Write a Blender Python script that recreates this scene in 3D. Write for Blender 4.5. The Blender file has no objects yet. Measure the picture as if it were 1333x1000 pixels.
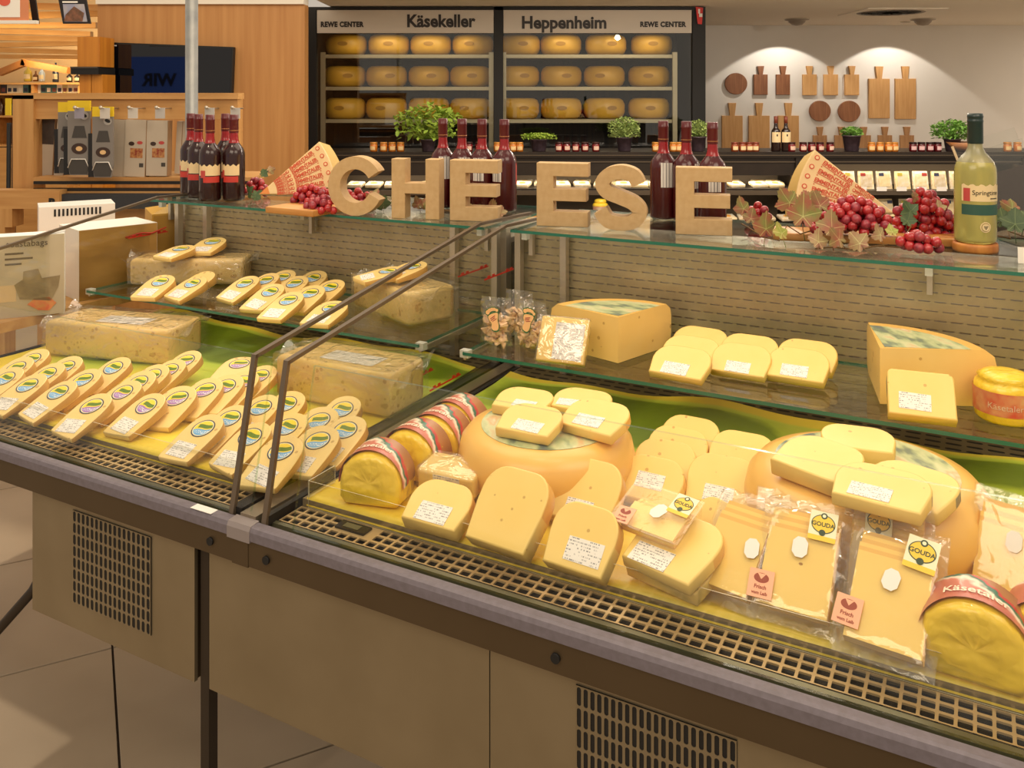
import bpy, bmesh, math, random
from mathutils import Vector, Matrix
random.seed(11)
PI = math.pi
scene = bpy.context.scene
COL = scene.collection

# ---------------------------------------------------------------- camera
F, CX, HY, EYE = 1135.0, 667.0, 121.0, 1.64      # focal length (px of a 1333 wide frame), principal column, horizon row, eye height
cam_d = bpy.data.cameras.new('camera'); cam = bpy.data.objects.new('camera', cam_d); COL.objects.link(cam)
cam.location = (0, 0, EYE); cam.rotation_euler = (PI/2, 0, 0)
cam_d.sensor_width = 36; cam_d.lens = F/1333*36
cam_d.shift_y = -(500-HY)/1333; cam_d.clip_start = .05
scene.camera = cam

# ---------------------------------------------------------------- world, lights, exposure
world = bpy.data.worlds.new('world'); scene.world = world; world.use_nodes = True
bg = world.node_tree.nodes['Background']; bg.inputs[0].default_value = (1, .86, .70, 1); bg.inputs[1].default_value = .60
vs = scene.view_settings
vs.view_transform = 'Standard'; vs.look = 'None'; vs.gamma = 1; vs.use_curve_mapping = False; vs.exposure = -0.12
scene.cycles.use_denoising = True
scene.cycles.max_bounces = 10; scene.cycles.transparent_max_bounces = 40
scene.cycles.caustics_reflective = False; scene.cycles.caustics_refractive = False
scene.cycles.sample_clamp_indirect = 4

def aim(o, target):
    o.rotation_euler = (Vector(target)-o.location).to_track_quat('-Z', 'Y').to_euler()
def area_light(loc, target, sx, sy, power, col=(1, .82, .6)):
    d = bpy.data.lights.new('lamp_and_fill_light', 'AREA'); d.shape = 'RECTANGLE'; d.size = sx; d.size_y = sy; d.energy = power; d.color = col  # shared by room lamps and added fill lights
    o = bpy.data.objects.new('lamp_and_fill_light', d); COL.objects.link(o); o.location = loc; aim(o, target); return o
def spot_light(loc, target, power, angle=60, blend=.5, r=.04, col=(1, .82, .6)):
    d = bpy.data.lights.new('spot_light', 'SPOT'); d.energy = power; d.spot_size = math.radians(angle); d.spot_blend = blend; d.shadow_soft_size = r; d.color = col
    o = bpy.data.objects.new('spot_light', d); COL.objects.link(o); o.location = loc; aim(o, target); return o
AX = math.atan2(-.4725, .8813)                   # heading of the counter's long axis
UX, UY, VX, VY = math.cos(AX), math.sin(AX), -math.sin(AX), math.cos(AX)
def W(u, v, z=0): return Vector((u*UX+v*VX, u*UY+v*VY, z))
# row of track spots over the cheese
for u, p in ((-2.25, 18), (-1.62, 18), (-.85, 18), (-.30, 17), (.30, 16)):
    spot_light(W(u, 1.35, 3.1), W(u, 1.75, .9), p, 58, .7, .05, (1, .80, .55))
area_light((0, 3.2, 3.4), (0, 3.4, 0), 3.5, 2.0, 60, (1, .82, .6))
area_light((2.2, 5.3, 3.3), (2.2, 5.5, 0), 4.5, 1.0, 115, (1, .86, .70))  # fill added over the aisle; its floor bounce lifts the back ceiling
area_light((7.9, 8.0, 2.38), (7.9, 8.0, 0), 1.6, 1.2, 90, (1, .88, .74))  # out-of-view fill added so floor bounce brightens ceiling and white wall
area_light((-1.5, -.6, 3.3), (-.5, 1.6, .4), 2.5, 1.5, 54, (1, .84, .64))  # unseen front fill added behind the camera
area_light((1.6, .2, 3.3), (.6, 2.2, 1.2), 2.0, 1.5, 40, (1, .84, .64))  # second added front fill, overhead and aimed into the counter
area_light((-2.6, 4.9, 3.0), (-2.6, 6.4, 1.2), 2.2, .6, 14, (1, .80, .55))
for X in (1.3, 3.6):  # unseen point fills added to brighten the soffit and back wall
    d = bpy.data.lights.new('ceiling_fill_light', 'POINT'); d.energy = 40; d.shadow_soft_size = .03; d.color = (1, .86, .70)
    o = bpy.data.objects.new('ceiling_fill_light', d); COL.objects.link(o); o.location = (X, 4.6, 2.32)
# lights washing the white wall, and the shelf unit
for px in (1014, 1153):
    X = (px-CX)/F*9.8
    spot_light((X, 9.30, 2.385), (X, 9.62, 1.2), 46, 104, .12, .02, (1, .92, .82))
spot_light((-3.05, 3.35, 3.2), (-2.2, 2.4, 0), 200, 34, .25, .03, (1, .85, .66))
spot_light((-1.1, 4.6, 3.2), (-1.25, 1.9, 0), 130, 26, .25, .03, (1, .85, .66))

# ---------------------------------------------------------------- pixel helpers
def pz(x, y, z):
    t = (EYE-z)*F/(y-HY); return Vector(((x-CX)/F*t, t, z))
def pt(x, y, t): return Vector(((x-CX)/F*t, t, EYE-(y-HY)/F*t))
def uvp(p): return (p.x*UX+p.y*UY, p.x*VX+p.y*VY)

# ---------------------------------------------------------------- materials
def lin(c): return tuple(((x/255)/12.92 if x/255 <= .04045 else ((x/255+.055)/1.055)**2.4) for x in c)+(1,)
MATS = {}
class NT:
    def __init__(s, m): s.t = m.node_tree; s.n = s.t.nodes; s.l = s.t.links
    def new(s, k, **kw):
        n = s.n.new(k)
        for a, b in kw.items(): setattr(n, a, b)
        return n
    def link(s, a, b): s.l.new(a, b)
    def math(s, op, a, b=None, clamp=False):
        n = s.new('ShaderNodeMath', operation=op, use_clamp=clamp)
        for i, x in enumerate((a, b)):
            if x is None: continue
            if hasattr(x, 'links'): s.link(x, n.inputs[i])
            else: n.inputs[i].default_value = x
        return n.outputs[0]
    def mix(s, f, a, b):
        n = s.new('ShaderNodeMix', data_type='RGBA')
        for i, x in ((0, f), (6, a), (7, b)):
            if hasattr(x, 'links'): s.link(x, n.inputs[i])
            else: n.inputs[i].default_value = x
        return n.outputs[2]
    def bump(s, h, strength, dist=.002):
        b = s.new('ShaderNodeBump'); b.inputs['Strength'].default_value = strength; b.inputs['Distance'].default_value = dist
        s.link(h, b.inputs['Height']); return b.outputs[0]
def newmat(name):
    m = bpy.data.materials.new(name); m.use_nodes = True; MATS[name] = m
    return m, NT(m), m.node_tree.nodes['Principled BSDF']
def M(name, col, rough=.5, metal=0, col2=None, scale=20, stretch=None, bump=0, spec=.5, emit=0, trans=0, coat=0, sss=0, detail=3, bscale=None, bdist=.002):
    m, t, b = newmat(name)
    b.inputs['Base Color'].default_value = lin(col); b.inputs['Roughness'].default_value = rough; b.inputs['Metallic'].default_value = metal
    b.inputs['Specular IOR Level'].default_value = spec; b.inputs['Transmission Weight'].default_value = trans; b.inputs['Coat Weight'].default_value = coat
    if sss: b.inputs['Subsurface Weight'].default_value = sss; b.inputs['Subsurface Radius'].default_value = (.01, .006, .003)
    if emit: b.inputs['Emission Color'].default_value = lin(col); b.inputs['Emission Strength'].default_value = emit
    if col2 or bump:
        tc = t.new('ShaderNodeTexCoord'); mp = t.new('ShaderNodeMapping'); t.link(tc.outputs['Object'], mp.inputs[0])
        if stretch: mp.inputs['Scale'].default_value = stretch
        nz = t.new('ShaderNodeTexNoise'); nz.inputs['Scale'].default_value = scale; nz.inputs['Detail'].default_value = detail
        t.link(mp.outputs[0], nz.inputs['Vector'])
        if col2:
            r = t.new('ShaderNodeValToRGB'); r.color_ramp.elements[0].position = .33; r.color_ramp.elements[1].position = .67
            t.link(nz.outputs[0], r.inputs[0])
            t.link(t.mix(r.outputs[0], lin(col), lin(col2)), b.inputs['Base Color'])
        if bump:
            h = nz.outputs[0]
            if bscale:
                n2 = t.new('ShaderNodeTexNoise'); n2.inputs['Scale'].default_value = bscale; t.link(mp.outputs[0], n2.inputs['Vector']); h = n2.outputs[0]
            t.link(t.bump(h, bump, bdist), b.inputs['Normal'])
    return m
def glassmat(name, tint=(1, 1, 1), base=.03, rough=0.0, k=.9, bump=0, bscale=60, haze=0, gcol=(1, 1, 1, 1)):
    """clear sheet: transparent plus a Schlick mirror layer (optionally crinkled)"""
    m = bpy.data.materials.new(name); m.use_nodes = True; MATS[name] = m; t = NT(m); t.n.clear()
    out = t.new('ShaderNodeOutputMaterial'); mix = t.new('ShaderNodeMixShader')
    tr = t.new('ShaderNodeBsdfTransparent'); tr.inputs[0].default_value = tint+(1,)
    gl = t.new('ShaderNodeBsdfGlossy'); gl.inputs['Roughness'].default_value = rough; gl.inputs['Color'].default_value = gcol
    lw = t.new('ShaderNodeLayerWeight'); lw.inputs['Blend'].default_value = .5
    if bump:
        tc = t.new('ShaderNodeTexCoord'); nz = t.new('ShaderNodeTexNoise'); nz.inputs['Scale'].default_value = bscale; nz.inputs['Detail'].default_value = 2; nz.inputs['Distortion'].default_value = .8
        t.link(tc.outputs['Object'], nz.inputs['Vector']); bn = t.bump(nz.outputs[0], bump, .01); t.link(bn, gl.inputs['Normal']); t.link(bn, lw.inputs['Normal'])
    f = t.math('ADD', t.math('MULTIPLY', t.math('POWER', lw.outputs['Facing'], 5.0), k), base, True)
    t.link(f, mix.inputs[0]); t.link(tr.outputs[0], mix.inputs[1]); t.link(gl.outputs[0], mix.inputs[2])
    last = mix.outputs[0]
    if haze:
        m2 = t.new('ShaderNodeMixShader'); df = t.new('ShaderNodeBsdfDiffuse'); m2.inputs[0].default_value = haze
        t.link(last, m2.inputs[1]); t.link(df.outputs[0], m2.inputs[2]); last = m2.outputs[0]
    t.link(last, out.inputs[0]); return m

glass = glassmat('clear_glass', (.985, .99, .98), .025, 0, .75)
glass_win = glassmat('window_glass', (.97, .98, .97), .05, 0, .8)
film = glassmat('clear_film', (.99, .985, .96), .13, .10, .8, .8, 30, .02)
film_flat = glassmat('pouch_film', (.99, .985, .96), .08, .09, .8, .22, 26, .015)
film_soft = glassmat('shrink_film', (.99, .98, .95), .06, .12, .7, .5, 28, .02)
acrylic = glassmat('clear_acrylic', (.97, .975, .96), .04, .02, .8)
glass_edge = M('glass_edge', (40, 110, 90), .12, spec=.7)
metal_edge = M('profile_metal', (120, 105, 88), .38, .6)
steel = M('brushed_steel', (152, 138, 112), .40, .68, (142, 128, 102), 6, (1, 1, 1), .02)
steel_dark = M('bronze_steel', (96, 80, 58), .46, .6, (90, 74, 52), 5)
steel_light = M('light_steel', (196, 186, 170), .34, .8)
grille_m = M('grille_metal', (196, 168, 122), .4, .45)
bumper_m = M('bumper_vinyl', (118, 110, 118), .55, 0, (108, 100, 106), 90, None, .05)
black = M('matt_black', (16, 14, 13), .6)
black_gloss = M('gloss_black', (14, 12, 12), .2)
rubber = M('dark_rubber', (30, 26, 23), .55)
leg_m = M('dark_leg_steel', (58, 48, 38), .45, .5)
clear_clip = M('clip_plastic', (200, 200, 190), .3)
white = M('white_plastic', (232, 228, 220), .4)
paper = M('white_paper', (236, 232, 224), .7)

# ---------------------------------------------------------------- mesh helpers
class MB:
    def __init__(s): s.v = []; s.f = []; s.mi = []; s.sm = []
    def add(s, vs, fs, mi=0, sm=False):
        o = len(s.v); s.v += [tuple(p) for p in vs]
        for f in fs: s.f.append(tuple(i+o for i in f)); s.mi.append(mi); s.sm.append(sm)
        return s
    def box(s, x0, x1, y0, y1, z0, z1, mi=0, mis=None):
        vs = [(x, y, z) for z in (z0, z1) for y in (y0, y1) for x in (x0, x1)]
        fs = [(0, 2, 3, 1), (4, 5, 7, 6), (0, 1, 5, 4), (2, 6, 7, 3), (0, 4, 6, 2), (1, 3, 7, 5)]   # bottom top front(-y) back left right
        if mis:
            o = len(s.v); s.v += vs
            for f, k in zip(fs, mis): s.f.append(tuple(i+o for i in f)); s.mi.append(k); s.sm.append(False)
            return s
        return s.add(vs, fs, mi)
    def extr(s, prof, axis, a0, a1, mi=0, cap=True):
        """extrude a closed 2-D profile along an axis; profile coords are the other two axes in order"""
        n = len(prof)
        def P(p, a): return {'x': (a, p[0], p[1]), 'y': (p[0], a, p[1]), 'z': (p[0], p[1], a)}[axis]
        vs = [P(p, a0) for p in prof]+[P(p, a1) for p in prof]
        fs = [(i, (i+1) % n, (i+1) % n+n, i+n) for i in range(n)]
        if cap: fs += [tuple(range(n))[::-1], tuple(range(n, 2*n))]
        return s.add(vs, fs, mi)
    def tube(s, pts, r, n=8, mi=0, cap=True):
        pts = [Vector(p) for p in pts]; rs = r if isinstance(r, (list, tuple)) else [r]*len(pts)
        vs = []; up = None
        for i, p in enumerate(pts):
            d = (pts[min(i+1, len(pts)-1)]-pts[max(i-1, 0)]).normalized()
            if up is None: up = d.orthogonal().normalized()
            up = (up-d*up.dot(d)).normalized() if (up-d*up.dot(d)).length > 1e-6 else d.orthogonal().normalized()
            w = d.cross(up)
            for k in range(n):
                a = 2*PI*k/n; vs.append(p+(up*math.cos(a)+w*math.sin(a))*rs[i])
        fs = [(i*n+k, i*n+(k+1) % n, (i+1)*n+(k+1) % n, (i+1)*n+k) for i in range(len(pts)-1) for k in range(n)]
        s.add(vs, fs, mi, True)
        if cap: s.add([], []); s.f += [tuple(range(len(s.v)-len(vs), len(s.v)-len(vs)+n))[::-1], tuple(range(len(s.v)-n, len(s.v)))]; s.mi += [mi, mi]; s.sm += [False, False]
        return s
    def lathe(s, prof, n=24, mi=0, cx=0, cy=0, mis=None, sm=True):
        vs = []; rows = len(prof)
        for r, z in prof:
            for k in range(n): a = 2*PI*k/n; vs.append((cx+r*math.cos(a), cy+r*math.sin(a), z))
        o = len(s.v); s.v += vs
        for i in range(rows-1):
            for k in range(n):
                s.f.append((o+i*n+k, o+i*n+(k+1) % n, o+(i+1)*n+(k+1) % n, o+(i+1)*n+k)); s.mi.append(mis[i] if mis else mi); s.sm.append(sm)
        for row, rev in ((0, True), (rows-1, False)):
            if prof[row][0] > 1e-5:
                f = tuple(o+row*n+k for k in range(n)); s.f.append(f[::-1] if rev else f); s.mi.append((mis[0] if row == 0 else mis[-1]) if mis else mi); s.sm.append(False)
        return s
    def sphere(s, c, r, n=10, m=6, mi=0, sz=1):
        c = Vector(c); vs = [c+Vector((0, 0, -r*sz))]
        for j in range(1, m):
            ph = -PI/2+PI*j/m
            for k in range(n): a = 2*PI*k/n; vs.append(c+Vector((r*math.cos(ph)*math.cos(a), r*math.cos(ph)*math.sin(a), r*sz*math.sin(ph))))
        vs.append(c+Vector((0, 0, r*sz))); L = len(vs)-1
        fs = [(0, 1+(k+1) % n, 1+k) for k in range(n)]
        for j in range(m-2):
            for k in range(n): b = 1+j*n; fs.append((b+k, b+(k+1) % n, b+n+(k+1) % n, b+n+k))
        b = 1+(m-2)*n
        fs += [(b+k, b+(k+1) % n, L) for k in range(n)]
        return s.add(vs, fs, mi, True)
    def mesh(s, name, mats):
        me = bpy.data.meshes.new(name); me.from_pydata(s.v, [], s.f); 
        for m in (mats if isinstance(mats, (list, tuple)) else [mats]): me.materials.append(m)
        me.polygons.foreach_set('material_index', s.mi); me.polygons.foreach_set('use_smooth', s.sm)
        me.validate(); me.update(); return me
def outline_mesh(name, outline, h, mats, bevel=0, seg=2, rind=None, smooth=False):
    """prism from a 2-D outline (counter-clockwise), z 0..h, bevelled rims; rind(x,y,nx,ny)->slot for the sides"""
    bm = bmesh.new(); vs = [bm.verts.new((x, y, 0)) for x, y in outline]; f = bm.faces.new(vs)
    r = bmesh.ops.extrude_face_region(bm, geom=[f]); 
    for e in r['geom']:
        if isinstance(e, bmesh.types.BMVert): e.co.z = h
    bmesh.ops.recalc_face_normals(bm, faces=bm.faces)
    if rind:
        for fc in bm.faces:
            if abs(fc.normal.z) < .5:
                c = fc.calc_center_median(); fc.material_index = rind(c.x, c.y, fc.normal.x, fc.normal.y)
    if bevel:
        es = [e for e in bm.edges if abs(e.verts[0].co.z-e.verts[1].co.z) < 1e-6]
        bmesh.ops.bevel(bm, geom=es, offset=bevel, segments=seg, affect='EDGES', profile=.5, clamp_overlap=True)
    me = bpy.data.meshes.new(name); bm.to_mesh(me); bm.free()
    for m in (mats if isinstance(mats, (list, tuple)) else [mats]): me.materials.append(m)
    if smooth:
        for p in me.polygons: p.use_smooth = abs(p.normal.z) < .98
    return me
def rbox_mesh(name, sx, sy, sz, r, mats, seg=3):
    bm = bmesh.new(); bmesh.ops.create_cube(bm, size=1)
    for v in bm.verts: v.co = Vector((v.co.x*sx, v.co.y*sy, (v.co.z+.5)*sz))
    bmesh.ops.bevel(bm, geom=list(bm.edges), offset=r, segments=seg, affect='EDGES', profile=.5)
    me = bpy.data.meshes.new(name); bm.to_mesh(me); bm.free()
    for m in (mats if isinstance(mats, (list, tuple)) else [mats]): me.materials.append(m)
    for p in me.polygons: p.use_smooth = True
    return me
def obj(name, me, parent=None, loc=(0, 0, 0), rot=(0, 0, 0), mw=None):
    o = bpy.data.objects.new(name, me); COL.objects.link(o); o.parent = parent
    if mw is not None: o.matrix_local = mw
    else: o.location = loc; o.rotation_euler = rot
    return o
def tag(o, label, cat=None, group=None, kind=None):
    o['label'] = label
    if cat: o['category'] = cat
    if group: o['group'] = group
    if kind: o['kind'] = kind
    return o
def thing(name, label, cat, loc=(0, 0, 0), rz=0, group=None):
    o = bpy.data.objects.new(name, None); o.empty_display_size = .05; COL.objects.link(o); o.location = loc; o.rotation_euler = (0, 0, rz)
    return tag(o, label, cat, group)
def dup(root, loc=None, rot=None, label=None, group=None, mw=None):
    r = root.copy(); COL.objects.link(r)
    if mw is not None: r.matrix_local = mw
    if loc is not None: r.location = loc
    if rot is not None: r.rotation_euler = rot
    if label: r['label'] = label
    if group: r['group'] = group
    for ch in list(root.children):
        c = ch.copy(); COL.objects.link(c); c.parent = r; c.matrix_parent_inverse = ch.matrix_parent_inverse
        for g in list(ch.children):
            d = g.copy(); COL.objects.link(d); d.parent = c
    return r
def text_mesh(s, size, ext=.0005, mat=None, align='CENTER', spacing=1.0, bold=0, name='lettering'):
    cu = bpy.data.curves.new(name, 'FONT'); cu.body = s; cu.size = size; cu.extrude = ext; cu.align_x = align; cu.align_y = 'CENTER'; cu.space_character = spacing; cu.offset = bold; cu.resolution_u = 3
    ob = bpy.data.objects.new(name, cu); COL.objects.link(ob)
    dg = bpy.context.evaluated_depsgraph_get(); me = bpy.data.meshes.new_from_object(ob.evaluated_get(dg))
    bpy.data.objects.remove(ob); bpy.data.curves.remove(cu)
    me.materials.clear(); me.materials.append(mat); return me
def lattice(mb, x0, x1, y0, y1, nx, ny, fx, fy, z=0, seg=2, rad=None, stagger=False, mi=0, depth=0, skip=None):
    """sheet in xy with nx*ny rounded openings (fx, fy = open share of a cell)"""
    cw, ch = (x1-x0)/nx, (y1-y0)/ny
    for j in range(ny):
        off = cw/2 if (stagger and j % 2) else 0
        for i in range(nx if not off else nx-1):
            ax, ay = x0+i*cw+off, y0+j*ch
            if skip and skip(ax+cw/2, ay+ch/2):
                mb.add([(ax, ay, z), (ax+cw, ay, z), (ax+cw, ay+ch, z), (ax, ay+ch, z)], [(0, 1, 2, 3)], mi); continue
            hx, hy = cw*fx/2, ch*fy/2; r = min(hx, hy)*(.98 if rad is None else rad)
            cx, cy = ax+cw/2, ay+ch/2; inner = []; outer = []
            for qx, qy, a0 in ((1, 1, 0), (-1, 1, PI/2), (-1, -1, PI), (1, -1, 1.5*PI)):
                for k in range(seg+1):
                    a = a0+PI/2*k/seg
                    inner.append((cx+qx*(hx-r)+r*math.cos(a), cy+qy*(hy-r)+r*math.sin(a)))
                    outer.append((cx+qx*cw/2, cy+qy*ch/2))
            n = len(inner)
            vs = [(p[0], p[1], z) for p in outer]+[(p[0], p[1], z) for p in inner]
            fs = []
            for k in range(n):
                k2 = (k+1) % n
                if outer[k] == outer[k2]: fs.append((k, n+k2, n+k)) 
                else: fs.append((k, k2, n+k2, n+k))
            mb.add(vs, fs, mi)
            if depth:
                vs = [(p[0], p[1], z) for p in inner]+[(p[0], p[1], z-depth) for p in inner]
                mb.add(vs, [(k, (k+1) % n, n+(k+1) % n, n+k) for k in range(n)], mi)
        if off:
            for a, b in ((x0, x0+off), (x1-off, x1)):
                mb.add([(a, y0+j*ch, z), (b, y0+j*ch, z), (b, y0+(j+1)*ch, z), (a, y0+(j+1)*ch, z)], [(0, 1, 2, 3)], mi)
    return mb
# ================================================================ THE SETTING
def struct(name, mb, mat, label, parent=None, loc=(0, 0, 0), rot=(0, 0, 0)):
    return tag(obj(name, mb.mesh(name, mat), parent, loc, rot), label, kind='structure')
grout = M('grout', (58, 46, 36), .9)
tile_m = M('floor_tile', (178, 160, 136), .42, 0, (170, 152, 128), 3, None, 0)
wood_wall = M('oak_veneer', (190, 138, 80), .5, 0, (174, 120, 64), 3.5, (7, 7, .25), .03)
white_wall = M('white_wall', (226, 220, 210), .32, 0, (222, 216, 206), 2)
ceil_m = M('ceiling_paint', (232, 224, 210), .8)
beam_m = M('spruce_beam', (222, 164, 92), .5, 0, (204, 142, 72), 3, (1.2, 9, 9), .04)
def far_tile():
    m, t, b = newmat('far_floor_tile'); tc = t.new('ShaderNodeTexCoord'); br = t.new('ShaderNodeTexBrick'); mp = t.new('ShaderNodeMapping'); mp.inputs['Rotation'].default_value = (0, 0, -math.atan2(.445, .895)); t.link(tc.outputs['Object'], mp.inputs[0]); t.link(mp.outputs[0], br.inputs['Vector'])
    br.offset = 0; br.inputs['Scale'].default_value = 1; br.inputs['Brick Width'].default_value = .668; br.inputs['Row Height'].default_value = .668; br.inputs['Mortar Size'].default_value = .004
    br.inputs['Color1'].default_value = lin((178, 160, 136)); br.inputs['Color2'].default_value = lin((170, 152, 128)); br.inputs['Mortar'].default_value = lin((58, 46, 36)); t.link(br.outputs[0], b.inputs['Base Color']); b.inputs['Roughness'].default_value = .42; return m
floor = struct('floor', MB().box(-4.6, 3.7, -.1, 8.5, -.05, -.006, 0).box(-9.5, -4.6, -3.5, 12.5, -.05, 0, 1).box(3.7, 9, -3.5, 12.5, -.05, 0, 1).box(-4.6, 3.7, -3.5, -.1, -.05, 0, 1).box(-4.6, 3.7, 8.5, 12.5, -.05, 0, 1), [grout, far_tile()], 'dark grout bed beneath the beige floor tiles')
TS = .668; ta = math.atan2(.445, .895)
tile_me = outline_mesh('tile', [(.003, .003), (TS-.003, .003), (TS-.003, TS-.003), (.003, TS-.003)], .0075, tile_m, .0012, 1)
cnt = 0
for i in range(-9, 9):
    for j in range(-2, 14):
        a, b = .090+i*TS, 2.165+(j-2)*TS
        x, y = a*math.cos(ta)-b*math.sin(ta), a*math.sin(ta)+b*math.cos(ta)
        if -5.1 < x < 3.6 and -.3 < y < 8.4 and cnt < 298:
            obj('tile', tile_me, floor, (x, y, -.0075), (0, 0, ta)); cnt += 1
struct('ceiling', MB().box(-1.6, 9, 6.5, 9.95, 2.4, 2.45), ceil_m, 'pale painted ceiling soffit over the back aisle')
struct('wall_back', MB().box(1.3, 9, 9.8, 9.95, 0, 2.4), white_wall, 'white wall hung with wooden boards')
struct('wall_left', MB().box(-3.09, -1.546, 6.5, 6.62, 0, 2.3), wood_wall, 'oak veneered wall behind the television')
struct('trim_1', MB().box(-3.09, -1.546, 6.47, 6.62, 2.3, 2.5), ceil_m, 'white fascia above the oak wall')
struct('wall_far', MB().box(-6.9, -3.2, 10.6, 10.7, 0, 3.2), M('far_wall', (214, 178, 128), .7), 'warm lit wall behind the bottle shelves')

# ================================================================ REFRIGERATED CASES
liner_cols = None
def liner_material():
    m, t, b = newmat('printed_liner')
    tc = t.new('ShaderNodeTexCoord'); sep = t.new('ShaderNodeSeparateXYZ'); t.link(tc.outputs['Object'], sep.inputs[0])
    vo = t.new('ShaderNodeTexVoronoi'); vo.inputs['Scale'].default_value = 2.6; vo.inputs['Randomness'].default_value = 1
    nz = t.new('ShaderNodeTexNoise'); nz.inputs['Scale'].default_value = 3.2; nz.inputs['Detail'].default_value = 4
    mp = t.new('ShaderNodeMapping'); mp.inputs['Rotation'].default_value = (0, 0, .5); mp.inputs['Scale'].default_value = (1, 1.4, 1)
    t.link(tc.outputs['Object'], mp.inputs[0]); t.link(mp.outputs[0], nz.inputs['Vector'])
    mx = t.new('ShaderNodeMix', data_type='VECTOR'); mx.inputs[0].default_value = .25; t.link(mp.outputs[0], mx.inputs[4]); t.link(nz.outputs['Color'], mx.inputs[5]); t.link(mx.outputs[1], vo.inputs['Vector'])
    r = t.new('ShaderNodeValToRGB'); e = r.color_ramp.elements
    e[0].position = .0; e[0].color = lin((96, 118, 24)); e[1].position = 1; e[1].color = lin((240, 208, 70))
    for p, c in ((.30, (112, 134, 26)), (.36, (176, 196, 60)), (.46, (196, 206, 74)), (.56, (226, 206, 66))):
        q = e.new(p); q.color = lin(c)
    # leaves printed on the rear two thirds of the sheet, plain yellow along its front strip
    g = t.math('SUBTRACT', .62, t.math('MULTIPLY', sep.outputs[1], 1.05))
    g = t.math('MAXIMUM', g, t.math('MAXIMUM', t.math('MULTIPLY', t.math('SUBTRACT', sep.outputs[1], .775), 9.0), 0.0))
    val = t.math('ADD', t.math('MULTIPLY', vo.outputs['Distance'], .72), g)
    t.link(val, r.inputs[0]); t.link(r.outputs[0], b.inputs['Base Color'])
    b.inputs['Roughness'].default_value = .32
    n2 = t.new('ShaderNodeTexNoise'); n2.inputs['Scale'].default_value = 14; t.link(tc.outputs['Object'], n2.inputs['Vector'])
    t.link(t.bump(n2.outputs[0], .25, .01), b.inputs['Normal'])
    return m
liner_m = liner_material()
M_channel = M('channel_aluminium', (112, 108, 84), .3, .6)
pane_edge = glassmat('pane_edge', (.72, .86, .78), .12, .1, .5)
riser_edge = M('riser_edge', (206, 196, 170), .25)
glass_top = glassmat('upper_glass_sheet', (.93, .965, .94), .05, .03, .8)
V0 = 1.169
red_print = M('red_print', (176, 36, 22), .45)
bronze_m = M('outlet_bronze', (112, 98, 70), .4, .5)
deck_m = M('case_deck', (150, 132, 96), .35, .5)
back_m = M('slotted_back_panel', (178, 164, 132), .32, .5, (162, 148, 116), 9, (1, 1, 1), .03)
dark_in = M('dark_case_interior', (44, 36, 28), .6)
ZT = .868          # top of the liner on the deck
ZS = 1.0           # top of the glass shelf
ZG = 1.26          # top of the upper glass
END = [(1.196, .848), (1.254, 1.130), (2.117, 1.272), (2.43, 1.264)]
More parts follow.
